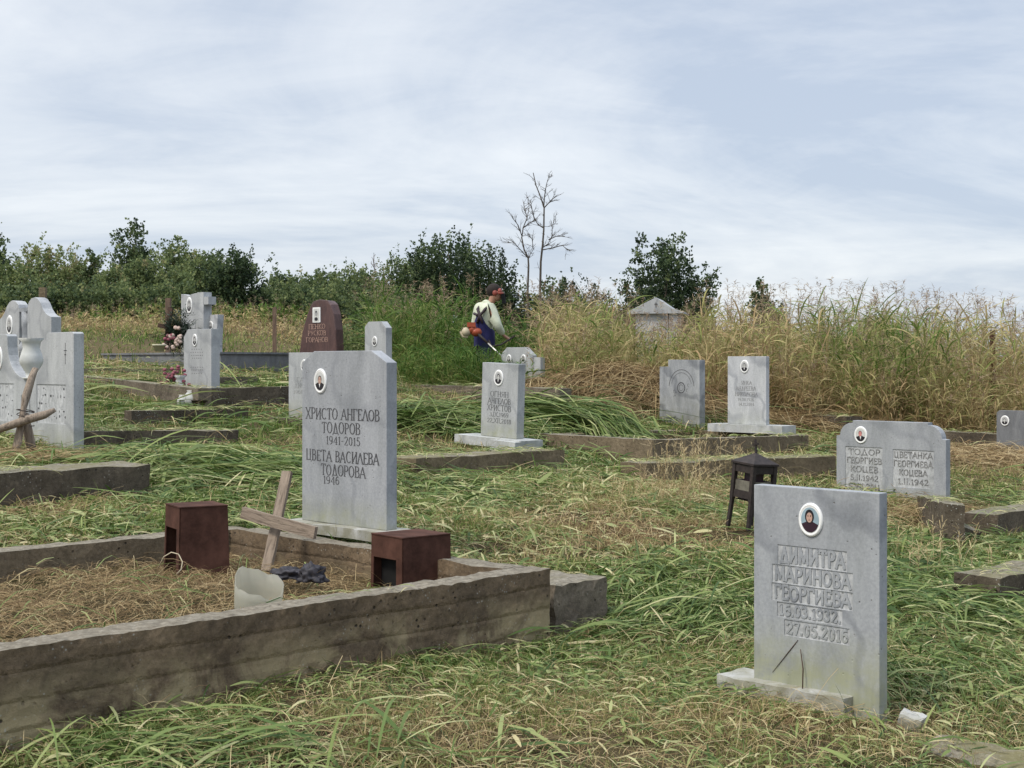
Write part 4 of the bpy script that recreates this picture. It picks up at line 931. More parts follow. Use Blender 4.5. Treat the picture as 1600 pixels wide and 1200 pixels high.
v5 = [bm.verts.new(c) for c in ((-hx, -hx, LH-.015), (hx, -hx, LH-.015), (hx, hx, LH-.015), (-hx, hx, LH-.015), (-hx, -hx, LH), (hx, -hx, LH), (hx, hx, LH), (-hx, hx, LH), (0, 0, LH+.075))]
for f in ((0, 1, 2, 3), (0, 1, 5, 4), (1, 2, 6, 5), (2, 3, 7, 6), (3, 0, 4, 7), (4, 5, 8), (5, 6, 8), (6, 7, 8), (7, 4, 8)): bm.faces.new([v5[i] for i in f])
rf = from_bm('roof', bm, M_iron, e_)
bm = bmesh.new(); Mx = Matrix.Translation((0, 0, LH+.068)) @ Matrix.Rotation(R(-12), 4, 'Y'); box_bm(bm, -.007, .007, -.007, .007, 0, .105, 0, Mx); box_bm(bm, -.03, -.0075, -.006, .006, .062, .078, 0, Mx); box_bm(bm, .0075, .03, -.006, .006, .062, .078, 0, Mx); from_bm('roof_cross', bm, M_iron, rf)
q = LX/2*.82
for zr in (LH-.075, LH*.40):
    for sg in (-1, 1):
        bm = bmesh.new(); box_bm(bm, -q+.0185, q-.0185, sg*q-.012, sg*q+.012, zr, zr+.055); from_bm('rail', bm, M_iron, e_)
        bm = bmesh.new(); box_bm(bm, sg*q-.012, sg*q+.012, -q+.0185, q-.0185, zr, zr+.055); from_bm('rail', bm, M_iron, e_)
bm = bmesh.new(); box_bm(bm, -q+.014, q-.014, -q+.014, q-.014, LH*.36, LH*.375); from_bm('shelf', bm, M_iron, e_)
for sx, sy, wx, wy in ((0, -q, q-.02, .002), (0, q, q-.02, .002), (-q, 0, .002, q-.02), (q, 0, .002, q-.02)):
    bm = bmesh.new(); box_bm(bm, sx-wx, sx+wx, sy-wy, sy+wy, LH*.40+.057, LH*.40+.057+LH*.17); from_bm('dirty_pane', bm, M_pane, e_)
bm = bmesh.new(); box_bm(bm, -.06, .06, -.06, .06, LH*.38, LH*.86); bmesh.ops.bevel(bm, geom=bm.edges[:], offset=.02, segments=3, affect='EDGES'); from_bm('candle_glass', bm, M_printred, e_)
foot(e_.location.x, e_.location.y, .17, .17, 0)
# ------------------------------------------------------------------ tomb in the tall grass
d = 27.0
e_ = tag(empty('tomb', (X(1028, d), d, float(gz(X(1028, d), d))), R(-12)), 'white marble tomb with a low pedimented roof peeping out of the tall grass', 'tomb')
ze = Z(491, d)-e_.location.z; za = Z(466, d)-e_.location.z; hw = .40
bm = bmesh.new(); box_bm(bm, -hw, hw*.55, -.25, .6, 0, ze-.002); box_bm(bm, hw*.60, hw, -.27, .6, 0, ze-.002); from_bm('wall', bm, M_white, e_)
bm = prism([(-.55, ze), (.52, ze), (.52, ze+.035), (.30, ze+.10), (.0, za-e_.location.z*0), (-.34, ze+.14), (-.55, ze+.035)], 1.1, -.35, .004); from_bm('roof', bm, M_pale, e_)
bm = bmesh.new(); box_bm(bm, -.006, .006, -.357, -.351, ze+.12, ze+.21); box_bm(bm, -.03, .03, -.358, -.352, ze+.175, ze+.187); from_bm('small_cross', bm, M_ink, e_)
# posts
def post(px, py0, py1, d, r, mat, label, sq=True):
    z0 = float(gz(X(px, d), d)); zt = Z(py0, d); bm = rough_box(-r, r, -r, r, -.2, zt-z0, .12, .004, px) if sq else bmesh.new()
    if not sq: tube(bm, [(0, 0, -.2), (.01, 0, (zt-z0)/2), (-.01, 0, zt-z0)], [r, r*.9, r*.8], 8)
    o_ = from_bm('post', bm, mat); o_.location = (X(px, d), d, z0); tag(o_, label, 'post')
post(67, 449, 0, 24.5, .055, M_tan, 'pale concrete post behind the wave-topped double headstone')
post(429, 480, 0, 27.5, .035, M_post, 'thin brown wooden stake in the dry field left of the red granite headstone')
post(263, 466, 0, 25.5, .045, M_post, 'brown wooden stake behind the dark brown cross')
post(1551, 516, 0, 21.8, .035, M_rust, 'rusty iron stake among the tall reeds at the far right')
# ------------------------------------------------------------------ person with brush cutter
d = 22.0
PX0, PY0 = 757, 0
zg = .98
pe = tag(empty('person', (X(757, d), d, zg)), 'man in a pale green hooded top and blue bib overalls mowing with lowered head', 'person')
def pj(px, py, dy=0.0): return Vector((X(px, d+dy)-pe.location.x, dy, Z(py, d+dy)-zg))
def skin(name, verts, edges, radii, mat, sub=2, root=0, parent=pe):
    me = bpy.data.meshes.new(name); me.from_pydata([tuple(v_) for v_ in verts], edges, []); o_ = bpy.data.objects.new(name, me); COL.objects.link(o_)
    me.materials.append(mat); o_.parent = parent
    sm = o_.modifiers.new('k', 'SKIN'); sm.use_smooth_shade = True
    for i, r_ in enumerate(radii):
        sv = me.skin_vertices[0].data[i]; sv.radius = (r_, r_) if not isinstance(r_, tuple) else r_; sv.use_root = (i == root)
    ss = o_.modifiers.new('s', 'SUBSURF'); ss.levels = sub; ss.render_levels = sub; return o_
pel, wst, chs, nk, hd1, hd2 = pj(757, 536), pj(756, 518), pj(757, 492), pj(767, 473), pj(772, 464), pj(773, 452)
shR, shL = pj(767, 482, -.16), pj(748, 482, .17)
elR, wrR, haR = pj(778, 510, -.24), pj(786, 524, -.10), pj(794, 529, -.06)
elL, wrL, haL = pj(741, 512, .22), pj(753, 524, .08), pj(762, 527, .02)
hiR, hiL = pj(760, 541, -.10), pj(754, 541, .10)
knR, knL = pj(764, 580, -.12), pj(752, 580, .12); anR, anL = pj(760, 613, -.14), pj(745, 613, .12); tR, tL = pj(772, 620, -.15), pj(757, 620, .12)
V_ = [pel, wst, chs, nk, hd1, hd2, shR, elR, wrR, haR, shL, elL, wrL, haL, hiR, knR, anR, tR, hiL, knL, anL, tL]
E_ = [(0,1),(1,2),(2,3),(3,4),(4,5),(2,6),(6,7),(7,8),(8,9),(2,10),(10,11),(11,12),(12,13),(0,14),(14,15),(15,16),(16,17),(0,18),(18,19),(19,20),(20,21)]
rad = [.11,.10,.11,.05,.075,.085,.04,.032,.026,.03,.04,.032,.026,.03,.085,.06,.04,.04,.085,.06,.04,.04]
def fingers(h, w_, base):
    dv = (h-w_).normalized(); up_ = Vector((0, 0, 1)); sd_ = dv.cross(up_).normalized()
    for k_, (o_, ln) in enumerate(((-.03, .045), (-.01, .052), (.01, .05), (.03, .04))):
        a = h+sd_*o_*.6+Vector((0, 0, .02-.012*k_)); i = len(V_); V_.extend([a+dv*ln*.5, a+dv*ln*.8+Vector((0, 0, -ln*.6))]); rad.extend([.009, .007]); E_.extend([(base, i), (i, i+1)])
    i = len(V_); V_.extend([h-dv*.01+sd_*-.03+Vector((0, 0, .02)), h+dv*.02+sd_*-.045+Vector((0, 0, .01))]); rad.extend([.010, .008]); E_.extend([(base, i), (i, i+1)])
fingers(haR, wrR, 9); fingers(haL, wrL, 13)
skin('body', V_, E_, rad, M_skin)
# hooded top
skin('hooded_top', [pj(757, 528), wst, chs, pj(762, 478), pj(768, 471), shR, elR, pj(786, 523, -.11), shL, elL, pj(750, 522, .1)],
     [(0,1),(1,2),(2,3),(3,4),(2,5),(5,6),(6,7),(2,8),(8,9),(9,10)], [.135,.145,.165,.13,.10,.10,.072,.052,.095,.065,.048], M_hood, 2, 2)
skin('overall_trousers', [pj(757, 527), pel, hiR, knR, pj(760, 610, -.14), hiL, knL, pj(746, 610, .12)], [(0,1),(1,2),(2,3),(3,4),(1,5),(5,6),(6,7)], [.15,.15,.115,.085,.075,.115,.085,.075], M_navy, 2, 1)
# bib: blue cloth over the back and front, wider at the waist
bm = bmesh.new(); n_ = 20; rings = []
for k_, (py, sh, rx, ry) in enumerate(((541, 0, .165, .175), (530, 0, .165, .18), (518, -.005, .165, .185), (509, -.02, .150, .195), (500, -.045, .105, .20), (493, -.06, .06, .205))):
    c_ = pj(757, py); rings.append([bm.verts.new((c_.x+sh+rx*math.cos(2*math.pi*i/n_), ry*math.sin(2*math.pi*i/n_), c_.z-(.05*max(0, math.cos(2*math.pi*i/n_)) if k_ > 2 else 0))) for i in range(n_)])
for r0, r1 in zip(rings, rings[1:]):
    for k_ in range(n_): bm.faces.new((r0[k_], r0[(k_+1) % n_], r1[(k_+1) % n_], r1[k_])).smooth = True
from_bm('overall_bib', bm, M_work, pe, True)
bm = bmesh.new()
for a, b, c_, dd in ((pj(768, 474, -.15), pj(758, 483, -.22), pj(750, 493, -.22), pj(745, 505, -.18)), (pj(752, 475, .10), pj(746, 483, -.12), pj(750, 494, -.22), pj(754, 505, -.225))):
    tube(bm, [a, b, c_, dd], [.02, .022, .024, .02], 6)
tube(bm, [pj(741, 490, 0), pj(745, 492, -.15), pj(751, 492, -.19)], .022, 6)
from_bm('harness', bm, M_strap, pe)
# head: hair cap, ear defender, visor
bm = bmesh.new(); hc = pj(772, 457); blob(bm, hc+Vector((-.005, 0, .03)), (.115, .10, .115)); from_bm('hair', bm, M_hair, pe, True)
bm = bmesh.new(); blob(bm, hc+Vector((.05, -.02, -.03)), (.075, .075, .10)); blob(bm, hc+Vector((.125, 0, -.04)), (.02, .015, .03)); blob(bm, hc+Vector((.02, -.095, -.03)), (.025, .02, .035)); from_bm('face', bm, M_skin, pe, True)
bm = bmesh.new(); blob(bm, hc+Vector((.085, -.01, .01)), (.045, .105, .06)); tube(bm, [hc+Vector((.07, -.12, -.02)), hc+Vector((.13, -.07, -.02)), hc+Vector((.14, .05, -.02))], .02, 6); ho = from_bm('visor_band', bm, M_redpl, pe, True)
bm = bmesh.new(); q = []
for k_ in range(9):
    a = R(-60+120*k_/8); q.append((hc+Vector((.05+.12*math.cos(a), .12*math.sin(a), -.01)), hc+Vector((.06+.13*math.cos(a), .13*math.sin(a), -.17))))
vv = [(bm.verts.new(a), bm.verts.new(b)) for a, b in q]
for (a, b), (c_, dd) in zip(vv, vv[1:]): bm.faces.new((a, c_, dd, b))
from_bm('visor_mesh', bm, M_black, ho)
bm = bmesh.new(); blob(bm, hc+Vector((.015, -.105, -.015)), (.04, .03, .045)); from_bm('ear_defender', bm, M_redpl, pe, True)
for an, tt in ((anR, tR), (anL, tL)): skin('boot', [an+Vector((0, 0, .05)), an+Vector((-.03, 0, -.03)), tt], [(0, 1), (1, 2)], [.06, .055, .05], M_boot, 2)
# brush cutter
bc_ = tag(empty('brush_cutter', pe.location+pj(740, 518, -.28)), 'orange and cream petrol brush cutter slung at the hip of the man', 'brush cutter')
def lb(v_): return v_+pe.location-bc_.location
A_ = lb(pj(742, 517, -.30)); B_ = lb(pj(800, 572, -.75))
bm = bmesh.new(); tube(bm, [A_, A_.lerp(B_, .35)], .022, 8); from_bm('shaft_sleeve', bm, M_iron, bc_)
bm = bmesh.new(); tube(bm, [A_.lerp(B_, .1), B_], .014, 8); from_bm('shaft', bm, M_steel, bc_)
bm = bmesh.new(); blob(bm, lb(pj(738, 515, -.30)), (.075, .07, .075)); blob(bm, lb(pj(744, 519, -.30)), (.09, .08, .07)); box_bm(bm, *(lambda c_: (c_.x-.07, c_.x+.06, c_.y-.07, c_.y+.07, c_.z+.03, c_.z+.10))(lb(pj(737, 514, -.30)))); from_bm('engine_cover', bm, M_orange, bc_)
bm = bmesh.new(); cq = lb(pj(728, 519, -.31)); blob(bm, cq, (.075, .085, .075)); tube(bm, [cq+Vector((-.05, -.02, .06)), cq+Vector((-.085, -.03, .0)), cq+Vector((-.05, -.03, -.07)), cq+Vector((.03, -.03, -.08))], .018, 6); from_bm('engine_housing', bm, M_cream, bc_)
bm = bmesh.new(); Hc = A_.lerp(B_, .45); hR = lb(haR)+Vector((.03, .0, -.01)); hL = lb(haL); tube(bm, [Hc, Hc.lerp(hR, .5)+Vector((0, 0, -.03)), hR, hR+Vector((.07, 0, .05))], .014, 6); tube(bm, [Hc, Hc.lerp(hL, .5), hL, hL+Vector((-.02, 0, .05))], .014, 6)
from_bm('handlebar', bm, M_iron, bc_)
bm = bmesh.new(); blob(bm, B_, (.06, .06, .04)); lathe(bm, [(0, B_.z-.05), (.12, B_.z-.05), (.12, B_.z-.045), (0, B_.z-.045)], B_.x, B_.y, 20); from_bm('cutting_head', bm, M_steel, bc_)
# ------------------------------------------------------------------ heaps of cuttings reshape the ground a little
def W0(px, py):
    dd = gpt(px, py); return X(px, dd), dd
def heap(px, py, sx, sy, rot, hh): x_, y_ = W0(px, py); HEAPS.append((x_, y_, sx, sy, R(rot), hh)); return x_, y_
H_left = heap(675, 672, .95, .45, 12, .13)
H_mid = heap(888, 668, 1.1, .5, -25, .13)
H_straw = heap(985, 640, 1.25, .8, 5, .42)
H_diag = heap(1060, 965, .8, .22, 40, .02)
H_lg = heap(330, 745, .9, .5, 20, .10)
# ground sheet
def axis(a, b, n, k):
    u_ = np.linspace(-1, 1, n); f = np.sinh(k*u_)/math.sinh(k); return np.where(f < 0, -f*a, f*b)
def axis2(a, b, step, lo, hi, n):
    g = np.geomspace(step, hi-b, n); g2 = np.geomspace(step, a-lo, n); return np.concatenate([a-g2[::-1], np.arange(a, b, step), b+g])
xs = axis2(-9, 12, .09, -500, 500, 45); ys = axis2(4.2, 30, .09, -60, 1500, 45)
GX, GY = np.meshgrid(xs, ys); GZ = gz(GX, GY)
co = np.stack([GX, GY, GZ], -1).reshape(-1, 3); idx = np.arange(co.shape[0]).reshape(len(ys), len(xs))
qd = np.stack([idx[:-1, :-1], idx[:-1, 1:], idx[1:, 1:], idx[1:, :-1]], -1).reshape(-1, 4)
tag(np_mesh('ground', co, qd, M_soil, smooth=True), 'uneven earth slope of the cemetery', 'ground', kind='structure')
# ------------------------------------------------------------------ vegetation
def blocked(x, y, pad=0.0):
    b = np.zeros(len(x), bool)
    for cx, cy, hx, hy, a in FOOT:
        c_, s_ = math.cos(a), math.sin(a); u_ = (x-cx)*c_+(y-cy)*s_; v_ = -(x-cx)*s_+(y-cy)*c_
        b |= (np.abs(u_) < hx+pad) & (np.abs(v_) < hy+pad)
    return b
def vnoise(x, y, sc, seed):
    r_ = np.random.RandomState(seed); z_ = np.zeros_like(x); 
    for k_ in range(7):
        a = r_.uniform(0, 6.28); f = sc*r_.uniform(.5, 2.2); z_ += np.sin(f*(x*math.cos(a)+y*math.sin(a))+r_.uniform(0, 6.28)+1.3*np.sin(f*.6*(y*math.cos(a)-x*math.sin(a))))/7
    return z_*1.9
DRY = [(1000, 830, .9, .8, .55), (1100, 860, .7, .6, .45), (900, 870, .6, .5, .25), (620, 1140, .6, .5, .25), (1080, 760, .9, .6, .45), (1250, 1150, .5, .3, .2), (60, 800, .8, .5, .35), (1560, 720, 1.2, 1.5, .55), (1480, 810, .6, .6, .45), (720, 830, .5, .5, .1), (830, 1190, .5, .4, .3),
       (1000, 640, 2.2, 1.2, .4), (250, 500, 9, 7, .42), (450, 500, 6, 6, .35), (1270, 640, 2, 1.2, .5),
       (1050, 960, .9, .4, -.25), (1500, 950, .9, .8, -.32), (1560, 1080, .5, .5, -.25), (330, 745, 1.3, .8, -.25), (700, 580, 1.5, 1.5, -.4), (900, 690, 1.2, .8, -.25), (560, 700, 1.2, 1, -.15), (1250, 770, .6, .3, -.3), (1560, 780, .8, .4, -.35)]
DRYW = [(W0(a, b)+(c_, d_, e__)) for a, b, c_, d_, e__ in DRY]
def dryness(x, y):
    v_ = .46+.16*vnoise(x, y, .8, 1)+.16*vnoise(x, y, 2.6, 2)
    for a, b, sx, sy, k_ in DRYW: v_ = v_+k_*np.exp(-((x-a)/sx)**2-((y-b)/sy)**2)
    return v_
def scatter(n, y0, y1, fx=.41, pad=1.3, seed=0):
    n = int(n*1.12)
    r_ = np.random.RandomState(seed); y = np.sqrt(r_.uniform(y0*y0, y1*y1, n)); x = r_.uniform(-1, 1, n)*(fx*y+pad); return x, y, r_
def turf(name, n, y0, y1, L0, W0_, seed, label, dens_dry=.5, extra=None):
    x, y, r_ = scatter(n, y0, y1, seed=seed); k = ~blocked(x, y, .01)
    if extra is not None: k &= extra(x, y, r_)
    clump = vnoise(x, y, 9, seed+1); k &= (r_.uniform(0, 1, len(x)) < .62+.62*clump)
    x, y = x[k], y[k]; m = len(x); dr_ = dryness(x, y)
    z = gz(x, y)-.01; a = r_.uniform(0, 6.28, m); lean = np.abs(r_.normal(0, .5, m))+.12
    dv = np.stack([np.cos(a)*np.sin(lean), np.sin(a)*np.sin(lean), np.cos(lean)], -1)
    Ln = L0*r_.lognormal(0, .38, m)*(1+.35*vnoise(x, y, 3.1, seed+7)); Ln = np.clip(Ln, L0*.3, L0*3)
    tint = np.clip(dr_+r_.normal(0, .2, m)-.04, 0, 1)
    o_ = strips(name, np.stack([x, y, z], -1), dv, Ln, W0_*r_.uniform(.6, 1.4, m), r_.uniform(.1, .7, m), 3, tint, M_grass); tag(o_, label, 'grass', kind='stuff'); return o_
turf('grass', 260000, 4.6, 8.2, .065, .0046, 11, 'mown grass stubble in the foreground')
turf('grass', 190000, 8.2, 13.5, .085, .008, 12, 'mown grass between the nearer graves')
turf('grass', 170000, 13.5, 22, .10, .012, 13, 'mown grass between the farther graves')
turf('grass', 150000, 22, 60, .17, .022, 14, 'rough grass of the far field')
# loose thin straw and hay all over, more on dry spots
def hay(name, n, y0, y1, L0, W_, seed, label, lift=.05, tri=None, mat=M_straw, tl=(.25, 1)):
    x, y, r_ = scatter(n, y0, y1, seed=seed); k = ~blocked(x, y, -.02); dr_ = dryness(x, y); k &= r_.uniform(0, 1, len(x)) < np.clip((dr_-.12)*1.5, .12, 1)
    x, y = x[k], y[k]; m = len(x); a = r_.uniform(0, 6.28, m); el = r_.normal(.05, .22, m)
    dv = np.stack([np.cos(a)*np.cos(el), np.sin(a)*np.cos(el), np.sin(el)], -1); Ln = L0*r_.lognormal(0, .5, m)
    b = np.stack([x, y, gz(x, y)+r_.uniform(.005, lift, m)], -1)
    o_ = strips(name, b, dv, Ln, W_*r_.uniform(.6, 1.3, m), r_.uniform(-.1, .2, m), 4, r_.uniform(tl[0], tl[1], m)**1.2, mat, follow=gz, prof='flat', arch=Ln*r_.uniform(-.05, .2, m)); tag(o_, label, 'hay', kind='stuff')
hay('hay', 42000, 4.6, 9, .10, .0023, 21, 'thin loose straw strewn over the foreground turf')
hay('hay', 26000, 9, 15, .14, .0040, 22, 'thin loose straw strewn between the nearer graves')
hay('hay', 15000, 15, 26, .2, .0075, 23, 'loose straw between the farther graves')
# long green cut leaves
def clippings(name, n, y0, y1, seed, label, W_=.010, L0=.34, lift=.07, thr=.62):
    x, y, r_ = scatter(n, y0, y1, seed=seed); k = ~blocked(x, y, -.03); dr_ = dryness(x, y)+.25*vnoise(x, y, 1.9, seed)
    k &= r_.uniform(0, 1, len(x)) < np.clip((thr-dr_)*2.2, .03, 1)
    x, y = x[k], y[k]; m = len(x); a = 1.7*vnoise(x, y, .9, seed+3)+r_.normal(0, .6, m)+.3; a = np.where(r_.uniform(0, 1, m) < .5, a, a+np.pi)
    el = r_.normal(.02, .13, m); dv = np.stack([np.cos(a)*np.cos(el), np.sin(a)*np.cos(el), np.sin(el)], -1); Ln = L0*r_.lognormal(0, .45, m)
    b = np.stack([x, y, gz(x, y)+r_.uniform(.01, lift, m)], -1); t_ = np.clip(r_.normal(.42, .24, m), 0, 1)
    o_ = strips(name, b, dv, Ln, W_*r_.lognormal(0, .4, m), r_.uniform(-.05, .12, m), 6, t_, M_clip, follow=gz, prof='leaf', arch=Ln*np.abs(r_.normal(0, .05, m))); tag(o_, label, 'grass cuttings', kind='stuff')
clippings('grass_cuttings', 11000, 4.6, 9, 31, 'long cut green leaves lying over the foreground turf', .008, .17)
clippings('grass_cuttings', 16000, 9, 15, 32, 'long cut green leaves lying between the nearer graves', .011, .21, .09, .66)
clippings('grass_cuttings', 10000, 15, 24, 33, 'long cut green leaves lying between the farther graves', .018, .4, .1, .62)
def swath(name, c, sx, sy, rot, n, ang, sp_, L0, W_, seed, label, mat, lift, tl=(.42, .24), cat='grass cuttings'):
    r_ = np.random.RandomState(seed); u_ = r_.normal(0, sx*.62, n); v_ = r_.normal(0, sy*.62, n); c_, s_ = math.cos(R(rot)), math.sin(R(rot))
    x = c[0]+u_*c_-v_*s_; y = c[1]+u_*s_+v_*c_; k = ~blocked(x, y, 0); x, y = x[k], y[k]; m = len(x)
    a = R(ang)+r_.normal(0, sp_, m); a = np.where(r_.uniform(0, 1, m) < .7, a, a+np.pi); el = r_.normal(.02, .13, m); dv = np.stack([np.cos(a)*np.cos(el), np.sin(a)*np.cos(el), np.sin(el)], -1)
    Ln = L0*r_.lognormal(0, .35, m); Ln *= 1; b = np.stack([x, y, gz(x, y)+r_.uniform(0, lift, m)], -1)-dv*Ln[:, None]*.5; b[:, 2] = gz(b[:, 0], b[:, 1])+r_.uniform(0, lift, m)
    o_ = strips(name, b, dv, Ln, W_*r_.lognormal(0, .35, m), r_.uniform(0, .15, m), 7, np.clip(r_.normal(*tl, m), 0, 1), mat, follow=gz, prof='leaf', arch=Ln*np.abs(r_.normal(0, .06, m))); tag(o_, label, cat, kind='stuff')
swath('grass_cuttings', H_left, .95, .45, 12, 1500, 20, .7, .6, .016, 41, 'heap of cut green reeds left of the tilted headstone', M_clip, .12)
swath('grass_cuttings', H_mid, 1.0, .45, -25, 2000, -42, .3, .9, .018, 42, 'combed heap of cut green reeds between tilted headstone and raised plot', M_clip, .10, (.35, .22))
swath('grass_cuttings', H_diag, .85, .14, 40, 300, 42, .4, .32, .010, 43, 'diagonal swath of long cut leaves running from the concrete block', M_clip, .05)
swath('grass_cuttings', W0(1520, 960), .9, .9, 0, 2200, 60, 1.3, .22, .012, 44, 'long lush leaves lying right of the foreground headstone', M_clip, .14)
swath('grass_cuttings', H_lg, 1.2, .7, 10, 1500, 10, .8, .5, .014, 45, 'long cut leaves heaped left of the tall headstone', M_clip, .12)
swath('grass_cuttings', W0(320, 1195), 1.0, .22, 5, 260, 12, .8, .32, .011, 46, 'long cut leaves along the bottom left edge', M_clip, .07)
swath('grass_cuttings', W0(1030, 915), .5, .4, 0, 200, 50, .9, .25, .011, 47, 'loose green leaves behind the concrete block', M_clip, .07)
swath('hay', H_straw, 1.25, .7, 5, 9000, 25, .9, .55, .007, 48, 'large brown heap of dry straw below the tall grass', M_straw, .16, (.42, .26), 'hay')
swath('hay', W0(1290, 665), 1.1, .6, 0, 3000, -30, .7, .5, .007, 49, 'dry straw spilling between the white headstone and the double one', M_straw, .16, (.5, .26), 'hay')
swath('hay', W0(1540, 715), 1.2, .9, 0, 5000, 40, 1.2, .3, .006, 50, 'dry brown grass around the low dark headstone', M_straw, .14, (.45, .28), 'hay')
swath('hay', W0(1490, 800), .5, .4, 0, 1500, 60, 1.2, .25, .004, 51, 'dry roots and straw around the kerb stub', M_straw, .16, (.3, .28), 'hay')
swath('hay', W0(80, 725), .8, .35, 0, 2600, 10, 1.2, .22, .004, 52, 'dry straw at the foot of the rustic cross', M_straw, .12, (.45, .28), 'hay')
# straw inside plot A
def fillhay(n, L0, W_, seed, label, mat, tl, lift, dens=None):
    r_ = np.random.RandomState(seed); u_ = r_.uniform(TH+.02, LW, n); v_ = r_.uniform(-LS+TH+.02, -TH-.02, n); c_, s_ = math.cos(R(225)), math.sin(R(225))
    x = C0.x+c_*u_-s_*v_; y = C0.y+s_*u_+c_*v_; m = n; a = r_.uniform(0, 6.28, m); el = r_.normal(.03, .15, m); Ln = L0*r_.lognormal(0, .45, m)
    Ln = np.minimum(Ln, .45); dv = np.stack([np.cos(a)*np.cos(el), np.sin(a)*np.cos(el), np.sin(el)], -1)
    ex, ey = x+dv[:, 0]*Ln-C0.x, y+dv[:, 1]*Ln-C0.y; eu, ev = ex*c_+ey*s_, -ex*s_+ey*c_
    k = (eu > TH) & (ev > -LS+TH) & (ev < -TH); x, y, dv, Ln = x[k], y[k], dv[k], Ln[k]; m = len(x)
    o_ = strips('hay', np.stack([x, y, fill_z(x, y)+r_.uniform(.0, lift, m)], -1), dv, Ln, W_*r_.uniform(.6, 1.3, m), r_.uniform(-.1, .2, m), 4, np.clip(r_.normal(*tl, m), 0, 1), mat, follow=fill_z, prof='flat', arch=Ln*r_.uniform(-.05, .25, m)); tag(o_, label, 'hay', kind='stuff')
fillhay(26000, .10, .0026, 61, 'dry brown straw covering the earth inside the big surround', M_straw, (.38, .25), .05)
fillhay(500, .22, .006, 62, 'a few green cut blades on the straw inside the big surround', M_clip, (.5, .25), .06)
def litter(name, n, y0, y1, L0, W_, seed, label):
    x, y, r_ = scatter(n, y0, y1, seed=seed); k = ~blocked(x, y, -.02); dr_ = dryness(x, y)+.2*vnoise(x, y, 3.3, seed)
    k &= r_.uniform(0, 1, len(x)) < np.clip(1.15-dr_, .15, 1); x, y, dr_ = x[k], y[k], dr_[k]; m = len(x)
    a = r_.uniform(0, 6.28, m); el = np.abs(r_.normal(.1, .38, m)); dv = np.stack([np.cos(a)*np.cos(el), np.sin(a)*np.cos(el), np.sin(el)], -1)
    b = np.stack([x, y, gz(x, y)+r_.uniform(.01, .05, m)], -1); Ln = L0*r_.lognormal(0, .4, m)
    o_ = strips(name, b, dv, Ln, W_*r_.lognormal(0, .5, m), r_.uniform(.1, .7, m), 4, np.clip(r_.normal(.5, .3, m)+.3*(dr_-.4), 0, 1), M_clip, follow=gz, prof='leaf'); tag(o_, label, 'grass cuttings', kind='stuff')
litter('grass_cuttings', 36000, 4.6, 8.5, .085, .0070, 91, 'short broad scraps of mown leaf in the foreground')
litter('grass_cuttings', 34000, 8.5, 14, .12, .013, 92, 'short broad scraps of mown leaf between the nearer graves')
def on_tops(seed=97):
    r_ = np.random.RandomState(seed); B_, D_, L_, W__, T_ = [], [], [], [], []
    for ax, ay, bx, by, th, z0_, z1_ in TOPS+[(C0.x, C0.y, C0.x-.7071*LW, C0.y-.7071*LW, -TH, ZT, ZT)]:
        ln = math.hypot(bx-ax, by-ay); main = th < 0; n = int(ln*abs(th)*(90 if main else 420)*(1 if ay < 16 else .5)); f = r_.uniform(0, 1, n); g = r_.uniform(-.08, 1.05, n)
        dx, dy = (bx-ax)/ln, (by-ay)/ln; nx, ny = -dy, dx
        if main: g = r_.uniform(0, 1, n)**3
        keep = vnoise(ax+f*ln*dx, ay+f*ln*dy, 3.0, seed) > (-.1 if not main else .35); f, g = f[keep], g[keep]; n = len(f)
        x = ax+dx*ln*f+nx*th*g; y = ay+dy*ln*f+ny*th*g; z = z0_+(z1_-z0_)*f+.006+r_.uniform(0, .012, n); a = r_.uniform(0, 6.28, n); el = r_.normal(.05, .12, n)
        B_.append(np.stack([x, y, z], -1)); D_.append(np.stack([np.cos(a)*np.cos(el), np.sin(a)*np.cos(el), np.sin(el)], -1)); sc_ = max(1, ay/9)
        L_.append(r_.lognormal(0, .5, n)*.085*sc_**.5); W__.append(r_.uniform(.003, .008, n)*sc_); T_.append(np.clip(r_.normal(.72, .25, n), 0, 1))
    L_ = np.concatenate(L_); o_ = strips('grass_cuttings', np.concatenate(B_), np.concatenate(D_), L_, np.concatenate(W__), r_.uniform(0, .25, len(L_)), 4, np.concatenate(T_), M_clip, prof='leaf', arch=L_*.08)
    tag(o_, 'dry scraps of cut grass lying on top of the concrete kerbs', 'grass cuttings', kind='stuff')
on_tops()
def rosettes(n, y0, y1, seed, label):
    x, y, r_ = scatter(n, y0, y1, seed=seed); k = ~blocked(x, y, .03) & (vnoise(x, y, 1.6, seed) > -.1); x, y = x[k], y[k]; m = len(x); K = 9
    xx, yy = np.repeat(x, K)+r_.normal(0, .03, m*K), np.repeat(y, K)+r_.normal(0, .03, m*K); a = r_.uniform(0, 6.28, m*K); el = r_.uniform(.1, 1.1, m*K)
    dv = np.stack([np.cos(a)*np.cos(el), np.sin(a)*np.cos(el), np.sin(el)], -1); b = np.stack([xx, yy, gz(xx, yy)+r_.uniform(.0, .04, m*K)], -1)
    o_ = strips('weeds', b, dv, r_.uniform(.03, .07, m*K), r_.uniform(.012, .028, m*K), r_.uniform(.2, .9, m*K), 3, np.clip(r_.normal(.30, .14, m*K), 0, .7), M_clip, prof='leaf'); tag(o_, label, 'weeds', kind='stuff')
rosettes(900, 4.6, 9, 95, 'small broad-leaved weeds in the foreground turf'); rosettes(900, 9, 15, 96, 'small broad-leaved weeds between the graves')
